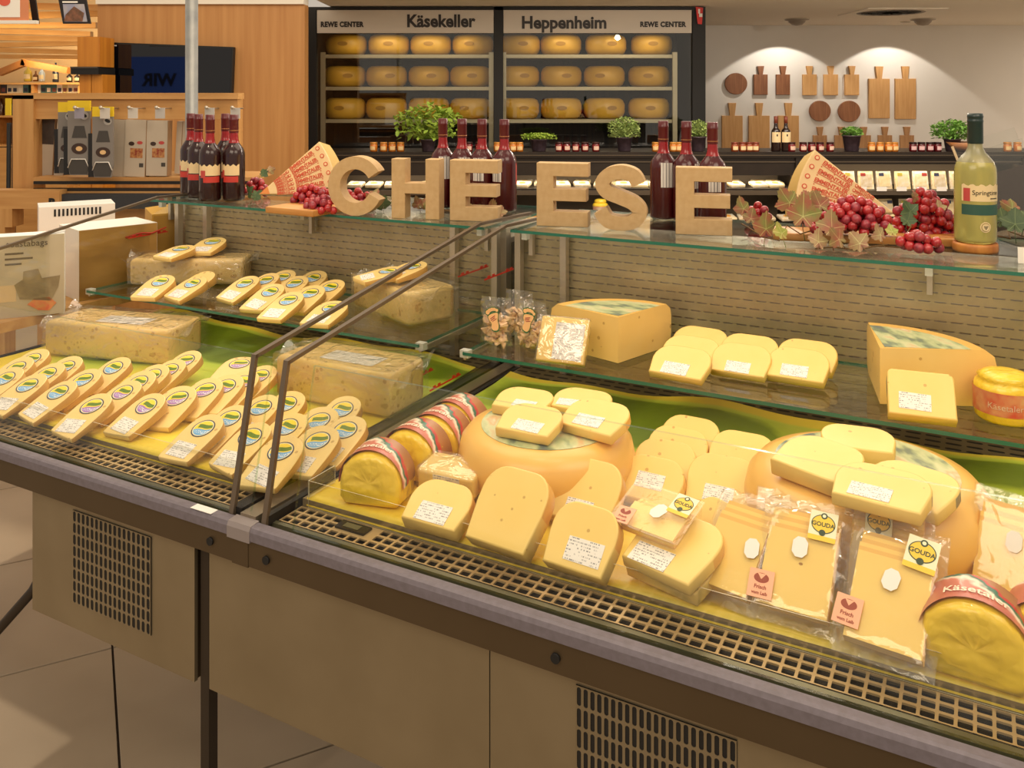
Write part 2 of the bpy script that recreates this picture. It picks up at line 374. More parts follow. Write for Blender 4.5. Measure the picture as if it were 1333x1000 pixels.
def case(u0, u1, label, vent, boxes, e0, e1, pane, top, shelf, legs, cat='display case'):
    c = thing('refrigerated_display_case', label, cat, W(u0, V0, 0), AX)
    L = u1-u0
    def y(v): return v-V0
    def part(name, mb, mats, parent=c): return obj(name, mb.mesh(name, mats), parent)
    # body tub under the deck
    part('case_body', MB().box(0, L, y(1.20), y(2.60), .76, .838).box(0, L, y(2.26), y(2.60), .838, 1.20), dark_in)
    part('rear_frame', MB().box(0, L, y(2.23), y(2.26), .86, 1.245).box(0, L, y(2.26), y(2.60), 1.20, 1.215), steel_light)
    part('deck', MB().box(.03, L-.03, y(1.2852), y(2.225), .838, .862), deck_m)
    # bumper rail
    pr = [(0, .826), (0, .842), (.003, .849), (.008, .851), (.022, .851), (.022, .826)]
    part('bumper_rail', MB().extr(pr, 'x', 0, L), bumper_m)
    part('fascia', MB().box(0, L, y(1.174), y(1.20), .776, .826), steel_dark)
    for k, s in enumerate((.055, L-.055) if L < 1.6 else (.045, .62, 1.3, L-.05)):
        part('fascia_bolt', MB().lathe([(0, -.002), (.006, -.002), (.0075, 0), (.0075, .004)], 14, 0), black).matrix_local = Matrix.Translation((s, y(1.1735), .80)) @ Matrix.Rotation(PI/2, 4, 'X')
    # glass channel and air grille
    part('glass_channel', MB().extr([(y(1.191), .826), (y(1.191), .846), (y(1.197), .846), (y(1.199), .838), (y(1.209), .838), (y(1.211), .846), (y(1.219), .847), (y(1.219), .826)], 'x', 0, L), M_channel)
    n = int(round((L-.06)/.0215))
    gm = MB(); sk = (lambda gx, gy: .13 < gx < .215 and gy > y(1.235)) if u0 > -1.3 else None
    lattice(gm, .03, L-.03, y(1.2205), y(1.2825), n, 3, .80, .74, .848, 2, .22, depth=.003, skip=sk)
    part('air_grille', gm, grille_m)
    part('grille_well', MB().box(.03, L-.03, y(1.2195), y(1.2835), .8385, .8395), black)
    if sk:
        part('thermometer_display', MB().box(.14, .205, y(1.247), y(1.273), .848, .852), black_gloss)
        part('display_window', MB().box(.153, .187, y(1.253), y(1.267), .852, .8524), M('lcd_grey', (96, 92, 66), .3))
    # boxes with steel fronts below, some with a slotted vent
    for a, b in boxes:
        a -= u0; b -= u0
        part('front_panel', MB().box(a, b, y(1.196), y(1.204), .50, .777), steel)
        part('machine_housing', MB().box(a+.004, b-.004, y(1.204), y(1.95), .50, .76), steel_dark)
    for (a, b, z0, z1, nx, ny) in vent:
        vm = MB(); lattice(vm, a-u0, b-u0, z0, z1, nx, ny, .62, .88, 0, 3, depth=.004)
        o = part('vent_grille', vm, steel); o.matrix_local = Matrix.Translation((0, y(1.1935), 0)) @ Matrix.Rotation(PI/2, 4, 'X')
        part('vent_recess', MB().box(a-u0, b-u0, y(1.1945), y(1.1955), z0, z1), black)
    for uu, vv in legs:
        lg = part('leg', MB().box(uu-u0-.011, uu-u0+.011, y(vv)-.011, y(vv)+.011, .012, .76), leg_m)
        part('foot', MB().lathe([(.022, 0), (.022, .008), (.008, .012)], 12, 0, uu-u0, y(vv)), rubber, lg)
    vs_ = MB(); lattice(vs_, .03, L-.03, y(2.112), y(2.205), int(L/.042), 3, .80, .34, .8635, 2)
    part('outlet_grille', vs_, bronze_m); part('outlet_well', MB().box(.03, L-.03, y(2.112), y(2.205), .8622, .8626), black)
    # back panel with slots
    bm_ = MB(); lattice(bm_, .02, L-.02, .868, 1.235, int(L/.034), 17, .74, .15, 0, 2, stagger=True)
    o = part('slotted_back_panel', bm_, back_m); o.matrix_local = Matrix.Translation((0, y(2.2262), 0)) @ Matrix.Rotation(PI/2, 4, 'X')
    for s in (.018, .16, L-.16, L-.018) if L > 1 else (.018, L-.018):
        part('upright', MB().box(s-.009, s+.009, y(2.19), y(2.212), .862, 1.252), steel_light)
    # end panes: clear sheet with a metal edge strip
    for ue in (e0, e1):
        x = ue-u0
        poly = [(y(a), b) for a, b in END]+[(y(2.43), .85)]
        part('end_pane', MB().extr(poly, 'x', x-.003, x+.003), glass)
        st = MB(); pts = [Vector((0, y(a), b)) for a, b in END]
        for p, q in zip(pts, pts[1:]):
            d = (q-p).normalized(); nrm = Vector((0, -d.z, d.y))
            e = d*.003
            vs = [Vector((x+sx*.0055, 0, 0))+Vector((0, r.y, r.z))+nrm*h for r in (p-e, q+e) for sx, h in ((-1, -.004), (1, -.004), (1, .004), (-1, .004))]
            st.add(vs, [(0, 1, 5, 4), (1, 2, 6, 5), (2, 3, 7, 6), (3, 0, 4, 7), (0, 3, 2, 1), (4, 5, 6, 7)])
        for va, vb, zm in ((1.995, 2.16, 1.146), (1.735, 1.875, .931)):
            d = vb-va; rm = MB()
            rm.box(x+.0032, x+.0040, y(va), y(vb), zm-.002, zm+.002)
            for q in (.10, .25, .72, .86): rm.box(x+.0032, x+.0040, y(va+d*q), y(va+d*(q+.09)), zm+.001, zm+.007)
            part('red_marking', rm, red_print)
        part('edge_strip', st, metal_edge)
        part('end_base', MB().box(x-.006, x+.02 if ue == e1 else x+.006, y(1.20), y(2.2), .845, .862), rubber)
    # front pane
    a, b = pane[0]-u0, pane[1]-u0
    v = [(xx, y(p[0])+dy, p[1]) for xx in (a, b) for p in END[:2] for dy in (.006, .012)]
    fp = MB(); fp.add(v, [(0, 4, 6, 2), (1, 3, 7, 5)], 0); fp.add(v, [(0, 2, 3, 1), (4, 5, 7, 6), (2, 6, 7, 3), (0, 1, 5, 4)], 1)
    part('front_pane', fp, [glass, pane_edge])
    # low clear riser along the deck
    a, b = max(u0+.022, pane[0]-.033)-u0, L-.03
    rp = MB(); rp.box(a, b, y(1.2822), y(1.2838), .849, .900, mis=[1, 1, 0, 0, 1, 1]).box(a, a+.002, y(1.2838), y(1.36), .868, .900, mis=[1, 1, 1, 1, 0, 0])
    part('front_riser', rp, [acrylic, riser_edge])
    # shelf and upper glass, green edged, with clips
    sh = part('glass_shelf', MB().box(shelf[0]-u0, shelf[1]-u0, y(1.84), y(2.205), ZS-.008, ZS, mis=[0, 0, 1, 1, 1, 1]), [glass, glass_edge])
    for s in (shelf[0]-u0, shelf[1]-u0):
        part('shelf_clip', MB().box(s-.012, s+.012, y(1.846), y(1.866), ZS-.016, ZS+.002), clear_clip, sh)
        part('shelf_bracket', MB().box(s-.004, s+.004, y(1.85), y(2.2), ZS-.022, ZS-.009), steel_light, sh)
    tg = part('upper_glass', MB().box(top[0]-u0, top[1]-u0, y(2.135), y(2.62), ZG-.008, ZG, mis=[0, 0, 1, 1, 1, 1]), [glass_top, glass_edge])
    for s in (top[0]-u0+.03, (top[0]+top[1])/2-u0, top[1]-u0-.03):
        part('glass_clip', MB().box(s-.008, s+.008, y(2.16), y(2.18), ZG-.03, ZG-.0085), clear_clip, tg)
        part('glass_post', MB().box(s-.006, s+.006, y(2.2), y(2.215), 1.18, ZG-.0085), steel_light, tg)
    part('rear_rail', MB().box(top[0]-u0, top[1]-u0, y(2.235), y(2.25), 1.238, ZG-.0085), steel_light, tg)
    return c
case_a = case(-2.56, -1.215, 'refrigerated cheese case holding the holed cheese portions with oval stickers',
     [(-1.702, -1.459, .555, .752, 17, 8)], [(-1.842, -1.338)], -2.554, -1.238, (-2.53, -1.20), (-2.62, -1.235), (-2.553, -1.258),
     [(-1.319, 1.215), (-2.52, 1.24), (-1.319, 2.5), (-2.52, 2.5)])
case_b = case(-1.175, .95, 'refrigerated cheese case holding the two big smooth cheese wheels',
     [(-.532, -.292, .535, .755, 22, 7)], [(-1.298, -.682), (-.680, -.10), (-.098, .93)], -1.156, .93, (-1.096, .9), (-1.15, .95), (-1.125, .93),
     [(.9, 1.24), (-1.15, 2.5), (.9, 2.5)])
obj('price_strip', MB().box(-.027, .027, -.009, .009, 0, .0008).mesh('price_strip', paper), case_a, W(-1.215, 0, 0)*0+Vector((1.265, .0115, .8512)), (0, 0, 0))
strut = obj('strut', MB().tube([(.705, .05, .55), (.70, .04, .53), (.50, -.02, .30), (.46, -.03, .012)], .011, 8).mesh('strut', leg_m), case_a)
# seam profile between the two cases
sp = thing('case_joint_profile', 'grey joint profile bridging the two refrigerated cases', 'trim piece', W(-1.215, V0, 0), AX)
obj('bumper_cap', MB().extr([(-.001, .822), (-.001, .843), (.003, .851), (.024, .853), (.024, .822)], 'x', -.008, .048).mesh('cap', M('cap_grey', (140, 130, 128), .4)), sp)
obj('face_plate', MB().box(.0, .04, .004, .02, .774, .822).mesh('plate', steel_dark), sp)
obj('joint_rail', MB().box(.001, .039, .024, 1.05, .80, .858).mesh('rail', M('joint_rail_steel', (150, 136, 116), .35, .6)), sp)
# printed paper liners
def liner(u0, u1, label):
    nx, ny = 60, 40; mb = MB(); rnd = random.Random(int(u1*100)); ph = [rnd.uniform(0, 6) for _ in range(6)]
    def hz(x, y):
        e = max(0, (y-.60)/.24); k = .0012*math.sin(9*x+ph[0]+4*y)+.0012*math.sin(23*y+ph[1]+3*x)
        return .0025+abs(k)+max(0, e)**2*(.016+.012*math.sin(7*x+ph[2])+.006*math.sin(19*x+ph[3]))
    L = u1-u0; W_ = .822; vs = []; fs = []
    for j in range(ny+1):
        for i in range(nx+1):
            x, y = L*i/nx, W_*j/ny; vs.append((x, y, hz(x, y)))
    for j in range(ny):
        for i in range(nx): a = j*(nx+1)+i; fs.append((a, a+1, a+nx+2, a+nx+1))
    n0 = len(vs)
    for i in range(nx+1): x = L*i/nx; vs.append((x, -.0016, -.0125))
    for i in range(nx): fs.append((n0+i, n0+i+1, i+1, i))
    mb.add(vs, fs, 0, True)
    o = obj('tray_liner', mb.mesh('tray_liner', liner_m), None, W(u0, 1.2865, .8625), (0, 0, AX)); tag(o, label, 'liner')
liner(-2.52, -1.245, 'yellow and green printed paper lining the case of holed cheese portions')
liner(-1.135, .92, 'yellow and green printed paper lining the case of big cheese wheels')
# ================================================================ CHEESE
def cheese_mat(name, c, c2, holes=0, hscale=22, coat=.15, rough=.42):
    m, t, b = newmat(name)
    tc = t.new('ShaderNodeTexCoord'); nz = t.new('ShaderNodeTexNoise'); nz.inputs['Scale'].default_value = 16; nz.inputs['Detail'].default_value = 4
    t.link(tc.outputs['Object'], nz.inputs['Vector']); col = t.mix(nz.outputs[0], lin(c), lin(c2))
    b.inputs['Roughness'].default_value = rough; b.inputs['Coat Weight'].default_value = coat; b.inputs['Coat Roughness'].default_value = .25
    h = nz.outputs[0]
    if holes:
        vo = t.new('ShaderNodeTexVoronoi'); vo.inputs['Scale'].default_value = hscale; t.link(tc.outputs['Object'], vo.inputs['Vector'])
        n2 = t.new('ShaderNodeTexNoise'); n2.inputs['Scale'].default_value = hscale*.35; t.link(tc.outputs['Object'], n2.inputs['Vector'])
        lim = t.math('MULTIPLY', t.math('SUBTRACT', n2.outputs[0], .35), holes)
        k = t.math('LESS_THAN', vo.outputs['Distance'], lim)
        col = t.mix(t.math('MULTIPLY', k, .55), col, lin((168, 116, 44))); h = t.math('MULTIPLY', k, -1.0)
        t.link(t.bump(h, .6, .004), b.inputs['Normal'])
    else: t.link(t.bump(h, .12, .004), b.inputs['Normal'])
    t.link(col, b.inputs['Base Color']); return m
gouda = cheese_mat('smooth_cheese', (240, 208, 124), (234, 196, 102), .46, 42)
gouda_rind = cheese_mat('smooth_cheese_rind', (232, 180, 96), (222, 166, 80))
wheel_m = cheese_mat('wheel_wax', (238, 190, 100), (230, 178, 84), 0, 22, .25, .35)
emm = cheese_mat('holed_cheese', (244, 214, 142), (236, 200, 118), .75, 36, .4)
emm_rind = cheese_mat('holed_cheese_rind', (214, 168, 92), (196, 146, 70), 0, 22, .3)
emm_block = cheese_mat('holed_block', (236, 206, 140), (220, 182, 108), 1.25, 58, .3)
dark_rind = cheese_mat('grey_rind', (150, 142, 104), (122, 110, 78))
slice_m = cheese_mat('sliced_cheese', (248, 212, 112), (244, 202, 98))
slice_edge = cheese_mat('sliced_cheese_edge', (238, 190, 90), (232, 180, 80))

def price_material(name, seed, dense=.5, cw=.0045):
    m, t, b = newmat(name)
    tc = t.new('ShaderNodeTexCoord'); sep = t.new('ShaderNodeSeparateXYZ'); t.link(tc.outputs['Object'], sep.inputs[0])
    row = t.math('FLOOR', t.math('DIVIDE', sep.outputs[1], cw)); fr = t.math('FRACT', t.math('DIVIDE', sep.outputs[1], cw))
    cv = t.new('ShaderNodeCombineXYZ'); t.link(t.math('MULTIPLY', sep.outputs[0], 620), cv.inputs[0]); t.link(t.math('ADD', t.math('MULTIPLY', row, 7.3), seed), cv.inputs[1])
    nz = t.new('ShaderNodeTexNoise'); nz.inputs['Scale'].default_value = 1; nz.inputs['Detail'].default_value = 1; t.link(cv.outputs[0], nz.inputs['Vector'])
    cv2 = t.new('ShaderNodeCombineXYZ'); t.link(t.math('MULTIPLY', sep.outputs[0], 60), cv2.inputs[0]); t.link(t.math('ADD', t.math('MULTIPLY', row, 3.1), seed), cv2.inputs[1])
    n2 = t.new('ShaderNodeTexNoise'); n2.inputs['Scale'].default_value = 1; t.link(cv2.outputs[0], n2.inputs['Vector'])
    k = t.math('MULTIPLY', t.math('GREATER_THAN', nz.outputs[0], dense), t.math('GREATER_THAN', n2.outputs[0], .46))
    k = t.math('MULTIPLY', k, t.math('MULTIPLY', t.math('GREATER_THAN', fr, .28), t.math('LESS_THAN', fr, .72)))
    t.link(t.mix(t.math('MULTIPLY', k, .7), lin((236, 230, 222)), lin((60, 56, 60))), b.inputs['Base Color']); b.inputs['Roughness'].default_value = .5
    return m
price_m = [price_material('price_label_%d' % i, 3.7*i) for i in range(4)]
label_me = []
for i in range(4):
    label_me.append(MB().box(-.03, .03, -.0175, .0175, 0, .0006).mesh('price_label', price_m[i]))
def oval_material(name, low):
    m, t, b = newmat(name)
    tc = t.new('ShaderNodeTexCoord'); sep = t.new('ShaderNodeSeparateXYZ'); t.link(tc.outputs['Object'], sep.inputs[0])
    x = t.math('DIVIDE', sep.outputs[0], .028); y = t.math('DIVIDE', sep.outputs[1], .024)
    r = t.math('SQRT', t.math('ADD', t.math('MULTIPLY', x, x), t.math('MULTIPLY', y, y)))
    yy = t.math('ADD', y, t.math('MULTIPLY', x, -.22)); yy = t.math('ADD', yy, t.math('MULTIPLY', t.math('SINE', t.math('MULTIPLY', x, 3.2)), .12))
    up = t.math('GREATER_THAN', yy, -.12)
    col = t.mix(up, lin(low), lin((250, 216, 62)))
    band = t.math('MULTIPLY', t.math('GREATER_THAN', yy, .0), t.math('LESS_THAN', yy, .42))
    band = t.math('MULTIPLY', band, t.math('GREATER_THAN', x, -.55))
    col = t.mix(band, col, lin((98, 128, 34)))
    wm = t.math('MULTIPLY', t.math('GREATER_THAN', yy, -.6), t.math('LESS_THAN', yy, -.28))
    nz = t.new('ShaderNodeTexNoise'); nz.inputs['Scale'].default_value = 420; t.link(tc.outputs['Object'], nz.inputs['Vector'])
    wm = t.math('MULTIPLY', wm, t.math('GREATER_THAN', nz.outputs[0], .52)); col = t.mix(wm, col, lin((230, 236, 240)))
    col = t.mix(t.math('GREATER_THAN', r, .82), col, lin((238, 226, 180))); col = t.mix(t.math('GREATER_THAN', r, .9), col, lin((58, 64, 84)))
    t.link(col, b.inputs['Base Color']); b.inputs['Roughness'].default_value = .3; return m
oval_blue_m, oval_purple_m = oval_material('oval_print_blue', (112, 172, 220)), oval_material('oval_print_purple', (168, 122, 186))
def disc_mesh(name, rx, ry, mat, n=28, h=.0006):
    mb = MB(); vs = [(rx*math.cos(2*PI*k/n), ry*math.sin(2*PI*k/n), z) for z in (0, h) for k in range(n)]
    mb.add(vs, [tuple(range(n, 2*n)), tuple(range(n))[::-1]]+[(k, (k+1) % n, n+(k+1) % n, n+k) for k in range(n)]); return mb.mesh(name, mat)
oval_blue, oval_purple = disc_mesh('oval_sticker', .028, .024, oval_blue_m), disc_mesh('oval_sticker', .028, .024, oval_purple_m)

def smooth_outline(pts, it=2):
    for _ in range(it):
        q = []
        for i in range(len(pts)):
            a, b = pts[i], pts[(i+1) % len(pts)]
            q += [(a[0]*.75+b[0]*.25, a[1]*.75+b[1]*.25), (a[0]*.25+b[0]*.75, a[1]*.25+b[1]*.75)]
        pts = q
    return pts
def place(px, py, z, tilt=0, yaw=0, off=(0, 0, 0), scale=(1, 1, 1), roll=0):
    p = pz(px, py, z)
    return Matrix.Translation(p) @ Matrix.Rotation(AX+math.radians(yaw), 4, 'Z') @ Matrix.Rotation(math.radians(tilt), 4, 'X') @ Matrix.Rotation(math.radians(roll), 4, 'Y') @ Matrix.Translation(off) @ Matrix.Diagonal((*scale, 1))
# --- smooth cut slice: straight lower edge, round rind end
def gouda_outline(w, l, taper=.9):
    h = w/2; pts = [(-h*taper, 0), (h*taper, 0), (h, l*.5)]
    r = min(h*.62, l*.45) if taper < 1 else .010
    for k in range(7): a = PI/2*k/6; pts.append((h-r+r*math.cos(a), l-r+r*math.sin(a)+.004*math.sin(a)))
    for k in range(7): a = PI/2+PI/2*k/6; pts.append((-h+r+r*math.cos(a), l-r+r*math.sin(a)+.004*math.sin(a)))
    pts.append((-h, l*.5)); return pts
def gslice_mesh(w, l, th, rind=gouda_rind, taper=.9):
    return outline_mesh('cut_cheese', gouda_outline(w, l, taper), th, [gouda, rind], .003, 2, lambda x, y, nx, ny: 1 if y > l*.45 else 0, True)
G = {}
def gslice(mw, w, l, th, label, group=None, price=None, rind=gouda_rind, name='cheese_slice', cat='cheese', taper=.9):
    key = (round(w, 3), round(l, 3), round(th, 3), rind.name, taper)
    if key not in G: G[key] = gslice_mesh(*key[:3], rind, taper)
    o = obj(name, G[key], None, mw=mw); tag(o, label, cat, group)
    if price is not None:
        x, y, rz, s, k = price
        obj('price_label', label_me[k % 4], o, mw=Matrix.Translation((x, y, th+.0003)) @ Matrix.Rotation(math.radians(rz), 4, 'Z') @ Matrix.Diagonal((s, s, 1, 1)))
    return o
# --- long portion with an oval sticker
def portion_mesh(l, w, th, sgn=1):
    pts = [(-w*.47, .004), (-w*.44, .002), (w*.40, -.008), (w*.44, -.004), (w*.5, l*.45), (w*.5, l*.70), (w*.40, l*.90), (w*.12, l), (-w*.22, l*.97), (-w*.44, l*.82), (-w*.5, l*.55), (-w*.48, .010)]
    if sgn < 0: pts = [(-x, y) for x, y in pts][::-1]
    me = outline_mesh('cheese_portion', smooth_outline(pts, 2), th, [emm, emm_rind], .003, 2, lambda x, y, nx, ny: 1 if (nx > .3 or ny > .6) else 0, True)
    for v in me.vertices: v.co.z *= .5+.5*v.co.y/l
    me.update(); return me
portion_me = [[portion_mesh(.128, .094*k, .026, sg) for k, sg in ((1, 1), (1.06, -1), (.94, 1), (1, -1))] for _ in (0,)]+[[portion_mesh(.120, .098*k, .029, sg) for k, sg in ((1, 1), (1.04, -1))], [portion_mesh(.132, .090*k, .025, sg) for k, sg in ((1, 1), (1.08, -1), (1.03, 1))]]
PB = {}
def portion(px, py, z, sticker, label, group, yaw=0, tilt=19, var=0, pl=True, pk=0):
    """px,py = where the oval sticker's middle sits in the photograph"""
    l = (.128, .120, .132)[var]; th = (.026, .029, .025)[var]; s = l*.66; rnd = random.Random(px*7+py)
    def top(y): return th*(.5+.5*y/l)
    sl = Matrix.Rotation(math.atan(.5*th/l), 4, 'X')
    zt = z+s*math.sin(math.radians(tilt))+top(s)*math.cos(math.radians(tilt))
    R = Matrix.Rotation(AX+math.radians(yaw), 4, 'Z') @ Matrix.Rotation(math.radians(tilt), 4, 'X')
    p = pz(px, py, zt) - (R @ Vector((0, s, top(s))))
    p.z = z
    o = obj('cheese_portion', rnd.choice(portion_me[var]), None, mw=Matrix.Translation(p) @ R); tag(o, label, 'cheese', group)
    if sticker is not None: obj('oval_sticker', sticker, o, mw=Matrix.Translation((0, s, top(s)+.0004)) @ sl @ Matrix.Rotation(rnd.uniform(-.1, .35), 4, 'Z'))
    if pl: obj('price_label', label_me[pk % 4], o, mw=Matrix.Translation((0, .024, top(.024)+.0004)) @ sl @ Matrix.Rotation(rnd.uniform(-.2, .2), 4, 'Z') @ Matrix.Diagonal((.95, 1.1, 1, 1)))
    return o
ZP = ZT+.001
ORD = ('first', 'second', 'third', 'fourth', 'fifth', 'sixth')
cols = [
 ([(7, 493), (21, 479), (41, 468)], oval_blue, 'blue', 'row ending beside the big wrapped block', 2),
 ([(36, 502), (61, 487), (85, 478)], oval_blue, 'blue', 'row ending in front of the wrapped block', 2),
 ([(76, 511), (108, 495), (148, 479)], oval_blue, 'blue', 'row bordering the purple ones', 0),
 ([(120, 529), (160, 511), (180, 498), (198, 489), (220, 482), (241, 470)], oval_purple, 'purple', 'row bordering the blue ones', 0),
 ([(191, 529), (231, 519), (267, 508), (294, 503), (315, 498), (338, 490)], oval_purple, 'purple', 'row nearer the end panes', 0),
 ([(265, 558), (299, 545), (340, 531), (373, 526)], oval_blue, 'blue', 'row between purple rows and panes', 0),
 ([(326, 569), (374, 556), (415, 548), (446, 533)], oval_blue, 'blue', 'row seen through the end panes', 0),
 ([(366, 588), (414, 574), (450, 560)], oval_blue, 'blue', 'row along the joint rail', 0)]
for ci, (pts, st, cname, row, var) in enumerate(cols):
    for k, (x, y) in enumerate(pts):
        portion(x, y, ZP, st, f'{cname} stickered cheese portion, {ORD[k]} from the riser, {row}', f'{cname} stickered portions, {row}', random.uniform(-5, 5), 20, var, k == 0 or ci in (5, 6, 7), k+ci)
portion(312, 474, ZP, oval_purple, 'lone cheese portion with purple sticker lying on the green printed paper', None, 18, 6, 1, False)
ZPS = ZS+.001
for k, (x, y, yaw) in enumerate([(209, 367, 6), (251, 369, -4), (263, 362, -10)]):
    portion(x, y, ZPS, oval_blue if k < 2 else None, ('blue stickered portion before the wide shelf block, nearer the cartons', 'blue stickered portion before the wide shelf block, next to the rows')[k] if k < 2 else 'plain end of a cheese portion tucked behind stickered ones on the glass shelf', 'shelf portions before the wrapped block' if k < 2 else None, yaw, 16, 1, k < 2, k)
for k, (x, y) in enumerate([(319, 369), (346, 365), (368, 361)]):
    portion(x, y, ZPS, oval_blue, f'{ORD[k]} portion from the shelf edge, rear row of blue stickered cheese between the shelf blocks', 'shelf portions between the blocks, rear row', -2, 18, 0, k == 0, k)
for k, (x, y) in enumerate([(352, 380), (384, 369), (408, 362)]):
    portion(x, y, ZPS, oval_blue, f'{ORD[k]} portion from the shelf edge, middle row of blue stickered cheese between the shelf blocks', 'shelf portions between the blocks, middle row', -2, 18, 0, k == 0, k)
for k, (x, y) in enumerate([(376, 391), (404, 382), (430, 374)]):
    portion(x, y, ZPS, oval_blue, f'{ORD[k]} portion from the shelf edge, front row of blue stickered cheese between the shelf blocks', 'shelf portions between the blocks, front row', -2, 18, 0, k == 0, k)
portion(432, 401, ZPS, oval_blue, 'single cheese portion with blue sticker and white price label beside the shelf block', None, 4, 10, 0, True, 2)

# --- film-wrapped holed blocks
def crinkle_film(w, d, h, seed, flap=.03):
    rnd = random.Random(seed); nx, ny, nz = 10, 6, 4; bm = bmesh.new()
    mb = MB(); g = .004
    def rough(x, y, z): return (x+rnd.uniform(-g, g)*.6, y+rnd.uniform(-g, g)*.6, z+rnd.uniform(-g, g)*.5)
    def grid(P, a, b):
        vs = [P(i/a, j/b) for j in range(b+1) for i in range(a+1)]
        mb.add(vs, [(j*(a+1)+i, j*(a+1)+i+1, (j+1)*(a+1)+i+1, (j+1)*(a+1)+i) for j in range(b) for i in range(a)], 0, True)
    x0, x1, y0, y1 = -w/2-.005, w/2+.005, -.005, d+.005
    grid(lambda s, t: rough(x0+(x1-x0)*s, y0+(y1-y0)*t, h+.006), nx, ny)
    grid(lambda s, t: rough(x0+(x1-x0)*s, y0, .003+(h+.003)*t), nx, nz)
    grid(lambda s, t: rough(x1, y0+(y1-y0)*s, .003+(h+.003)*t), ny, nz)
    grid(lambda s, t: rough(x0, y0+(y1-y0)*s, .003+(h+.003)*t), ny, nz)
    # gathered film tails at both ends
    grid(lambda s, t: (x1+flap*t, y0+(y1-y0)*(.1+.8*s), h*(.72+.3*s)+.012*math.sin(9*s+seed)*(.3+t)+.012*t), 8, 3)
    grid(lambda s, t: (x0-flap*t, y0+(y1-y0)*(.1+.8*s), h*(.72+.3*s)+.012*math.sin(8*s+2*seed)*(.3+t)+.010*t), 8, 3)
    return mb.mesh('shrink_film', film)
def emm_block_thing(mw, w, d, h, label, seed, stick=False):
    r = .022
    pts = [(-w/2+.004, 0), (w/2-.004, 0), (w/2, d*.3)]+[(w/2-r+r*math.cos(a), d-r+r*math.sin(a)) for a in (0, .5, 1.05, 1.57)]+[(-w/2+r-r*math.sin(a), d-r+r*math.cos(a)) for a in (0, .5, 1.05, 1.57)]+[(-w/2, d*.3)]
    o = obj('cheese_block', outline_mesh('cheese_block', pts, h, [emm_block, emm_rind], .012, 3, lambda x, y, nx, ny: 1 if ny > .2 else 0, True), None, mw=mw)
    tag(o, label, 'cheese')
    obj('shrink_film', crinkle_film(w, d, h, seed), o)
    if stick: 
        obj('printed_band', MB().box(-.06, .10, .03, .10, h+.0005, h+.0012).mesh('band', price_m[1]), o)
    return o
def frontal(px, py, z, yaw=0): return Matrix.Translation(pz(px, py, z)) @ Matrix.Rotation(math.radians(yaw), 4, 'Z')
emm_block_thing(frontal(137, 469, ZP, -15), .42, .17, .10, 'long film-wrapped block of holed cheese on the liner beside blue stickered portions', 3, True)
emm_block_thing(frontal(431, 530, ZP, -27), .35, .16, .105, 'film-wrapped block of holed cheese behind the metal-edged end panes', 5, True)
sb = emm_block_thing(frontal(242, 371, ZPS, 0), .375, .13, .085, 'wide film-wrapped cheese block with two portions on top, on the glass shelf', 7)
sb2 = emm_block_thing(frontal(495, 411, ZPS, -51), .31, .16, .092, 'film-wrapped cheese block with one portion on top, on the glass shelf', 9)
def on_top(px, py, z, yaw, tilt, label, var=0, pk=0):
    return portion(px, py, z, oval_blue, label, None, yaw, tilt, var, True, pk)
on_top(277, 315, ZPS+.092, 14, 8, 'cheese portion lying uppermost on the wide wrapped block', 0, 1)
on_top(236, 324, ZPS+.092, 8, 3, 'cheese portion half hidden under another on the wide wrapped block', 0, 2)
on_top(537, 347, ZPS+.10, -20, 7, 'cheese portion lying on the wrapped shelf block near the end panes', 2, 3)
on_top(505, 353, ZPS+.10, -35, 4, 'cheese portion partly covered on the wrapped shelf block near the end panes', 0, 0)

# --- whole waxed wheels
def wheel_prof(R, h):
    return [(0, 0), (R*.74, 0), (R*.88, h*.07), (R*.965, h*.24), (R, h*.5), (R*.965, h*.77), (R*.88, h*.93), (R*.76, h*.995), (R*.5, h), (0, h)]
def wheel_label_mat(name):
    m, t, b = newmat(name)
    tc = t.new('ShaderNodeTexCoord'); nz = t.new('ShaderNodeTexNoise'); nz.inputs['Scale'].default_value = 14; nz.inputs['Detail'].default_value = 3
    mp = t.new('ShaderNodeMapping'); mp.inputs['Scale'].default_value = (1.6, .7, 1); t.link(tc.outputs['Object'], mp.inputs[0]); t.link(mp.outputs[0], nz.inputs['Vector'])
    r = t.new('ShaderNodeValToRGB'); e = r.color_ramp.elements; e[0].position = .30; e[0].color = lin((96, 104, 116)); e[1].position = .72; e[1].color = lin((228, 220, 196))
    for p, c in ((.40, (120, 134, 110)), (.47, (176, 186, 136)), (.56, (206, 206, 160)), (.64, (214, 178, 130))): q = e.new(p); q.color = lin(c)
    t.link(nz.outputs[0], r.inputs[0]); t.link(r.outputs[0], b.inputs['Base Color']); b.inputs['Roughness'].default_value = .35; return m
wheel_lab = wheel_label_mat('wheel_label_print')
def wheel(px, py, R, h, label):
    p = pz(px, py, ZP+h/2); p.z = ZP
    o = obj('waxed_cheese', MB().lathe(wheel_prof(R, h), 56).mesh('cheese_wheel', wheel_m), None, p); tag(o, label, 'cheese')
    obj('round_label', disc_mesh('round_label', R*.74, R*.74, wheel_lab, 40, .0008), o, (0, 0, h+.0001))
    return o
wheel(712, 588, .176, .112, 'whole smooth yellow cheese wheel carrying four cut slices with two rows of labels')
wheel(1126, 652, .203, .122, 'larger whole cheese wheel with dark-rinded slices on its green label')
z1 = ZP+.1135; z2 = ZP+.1235
gslice(place(672, 544, z1, 7, 4), .118, .09, .021, 'rear slice with label on the whole cheese wheel, beside the waxy rolls', None, (.01, .022, 0, .8, 0))
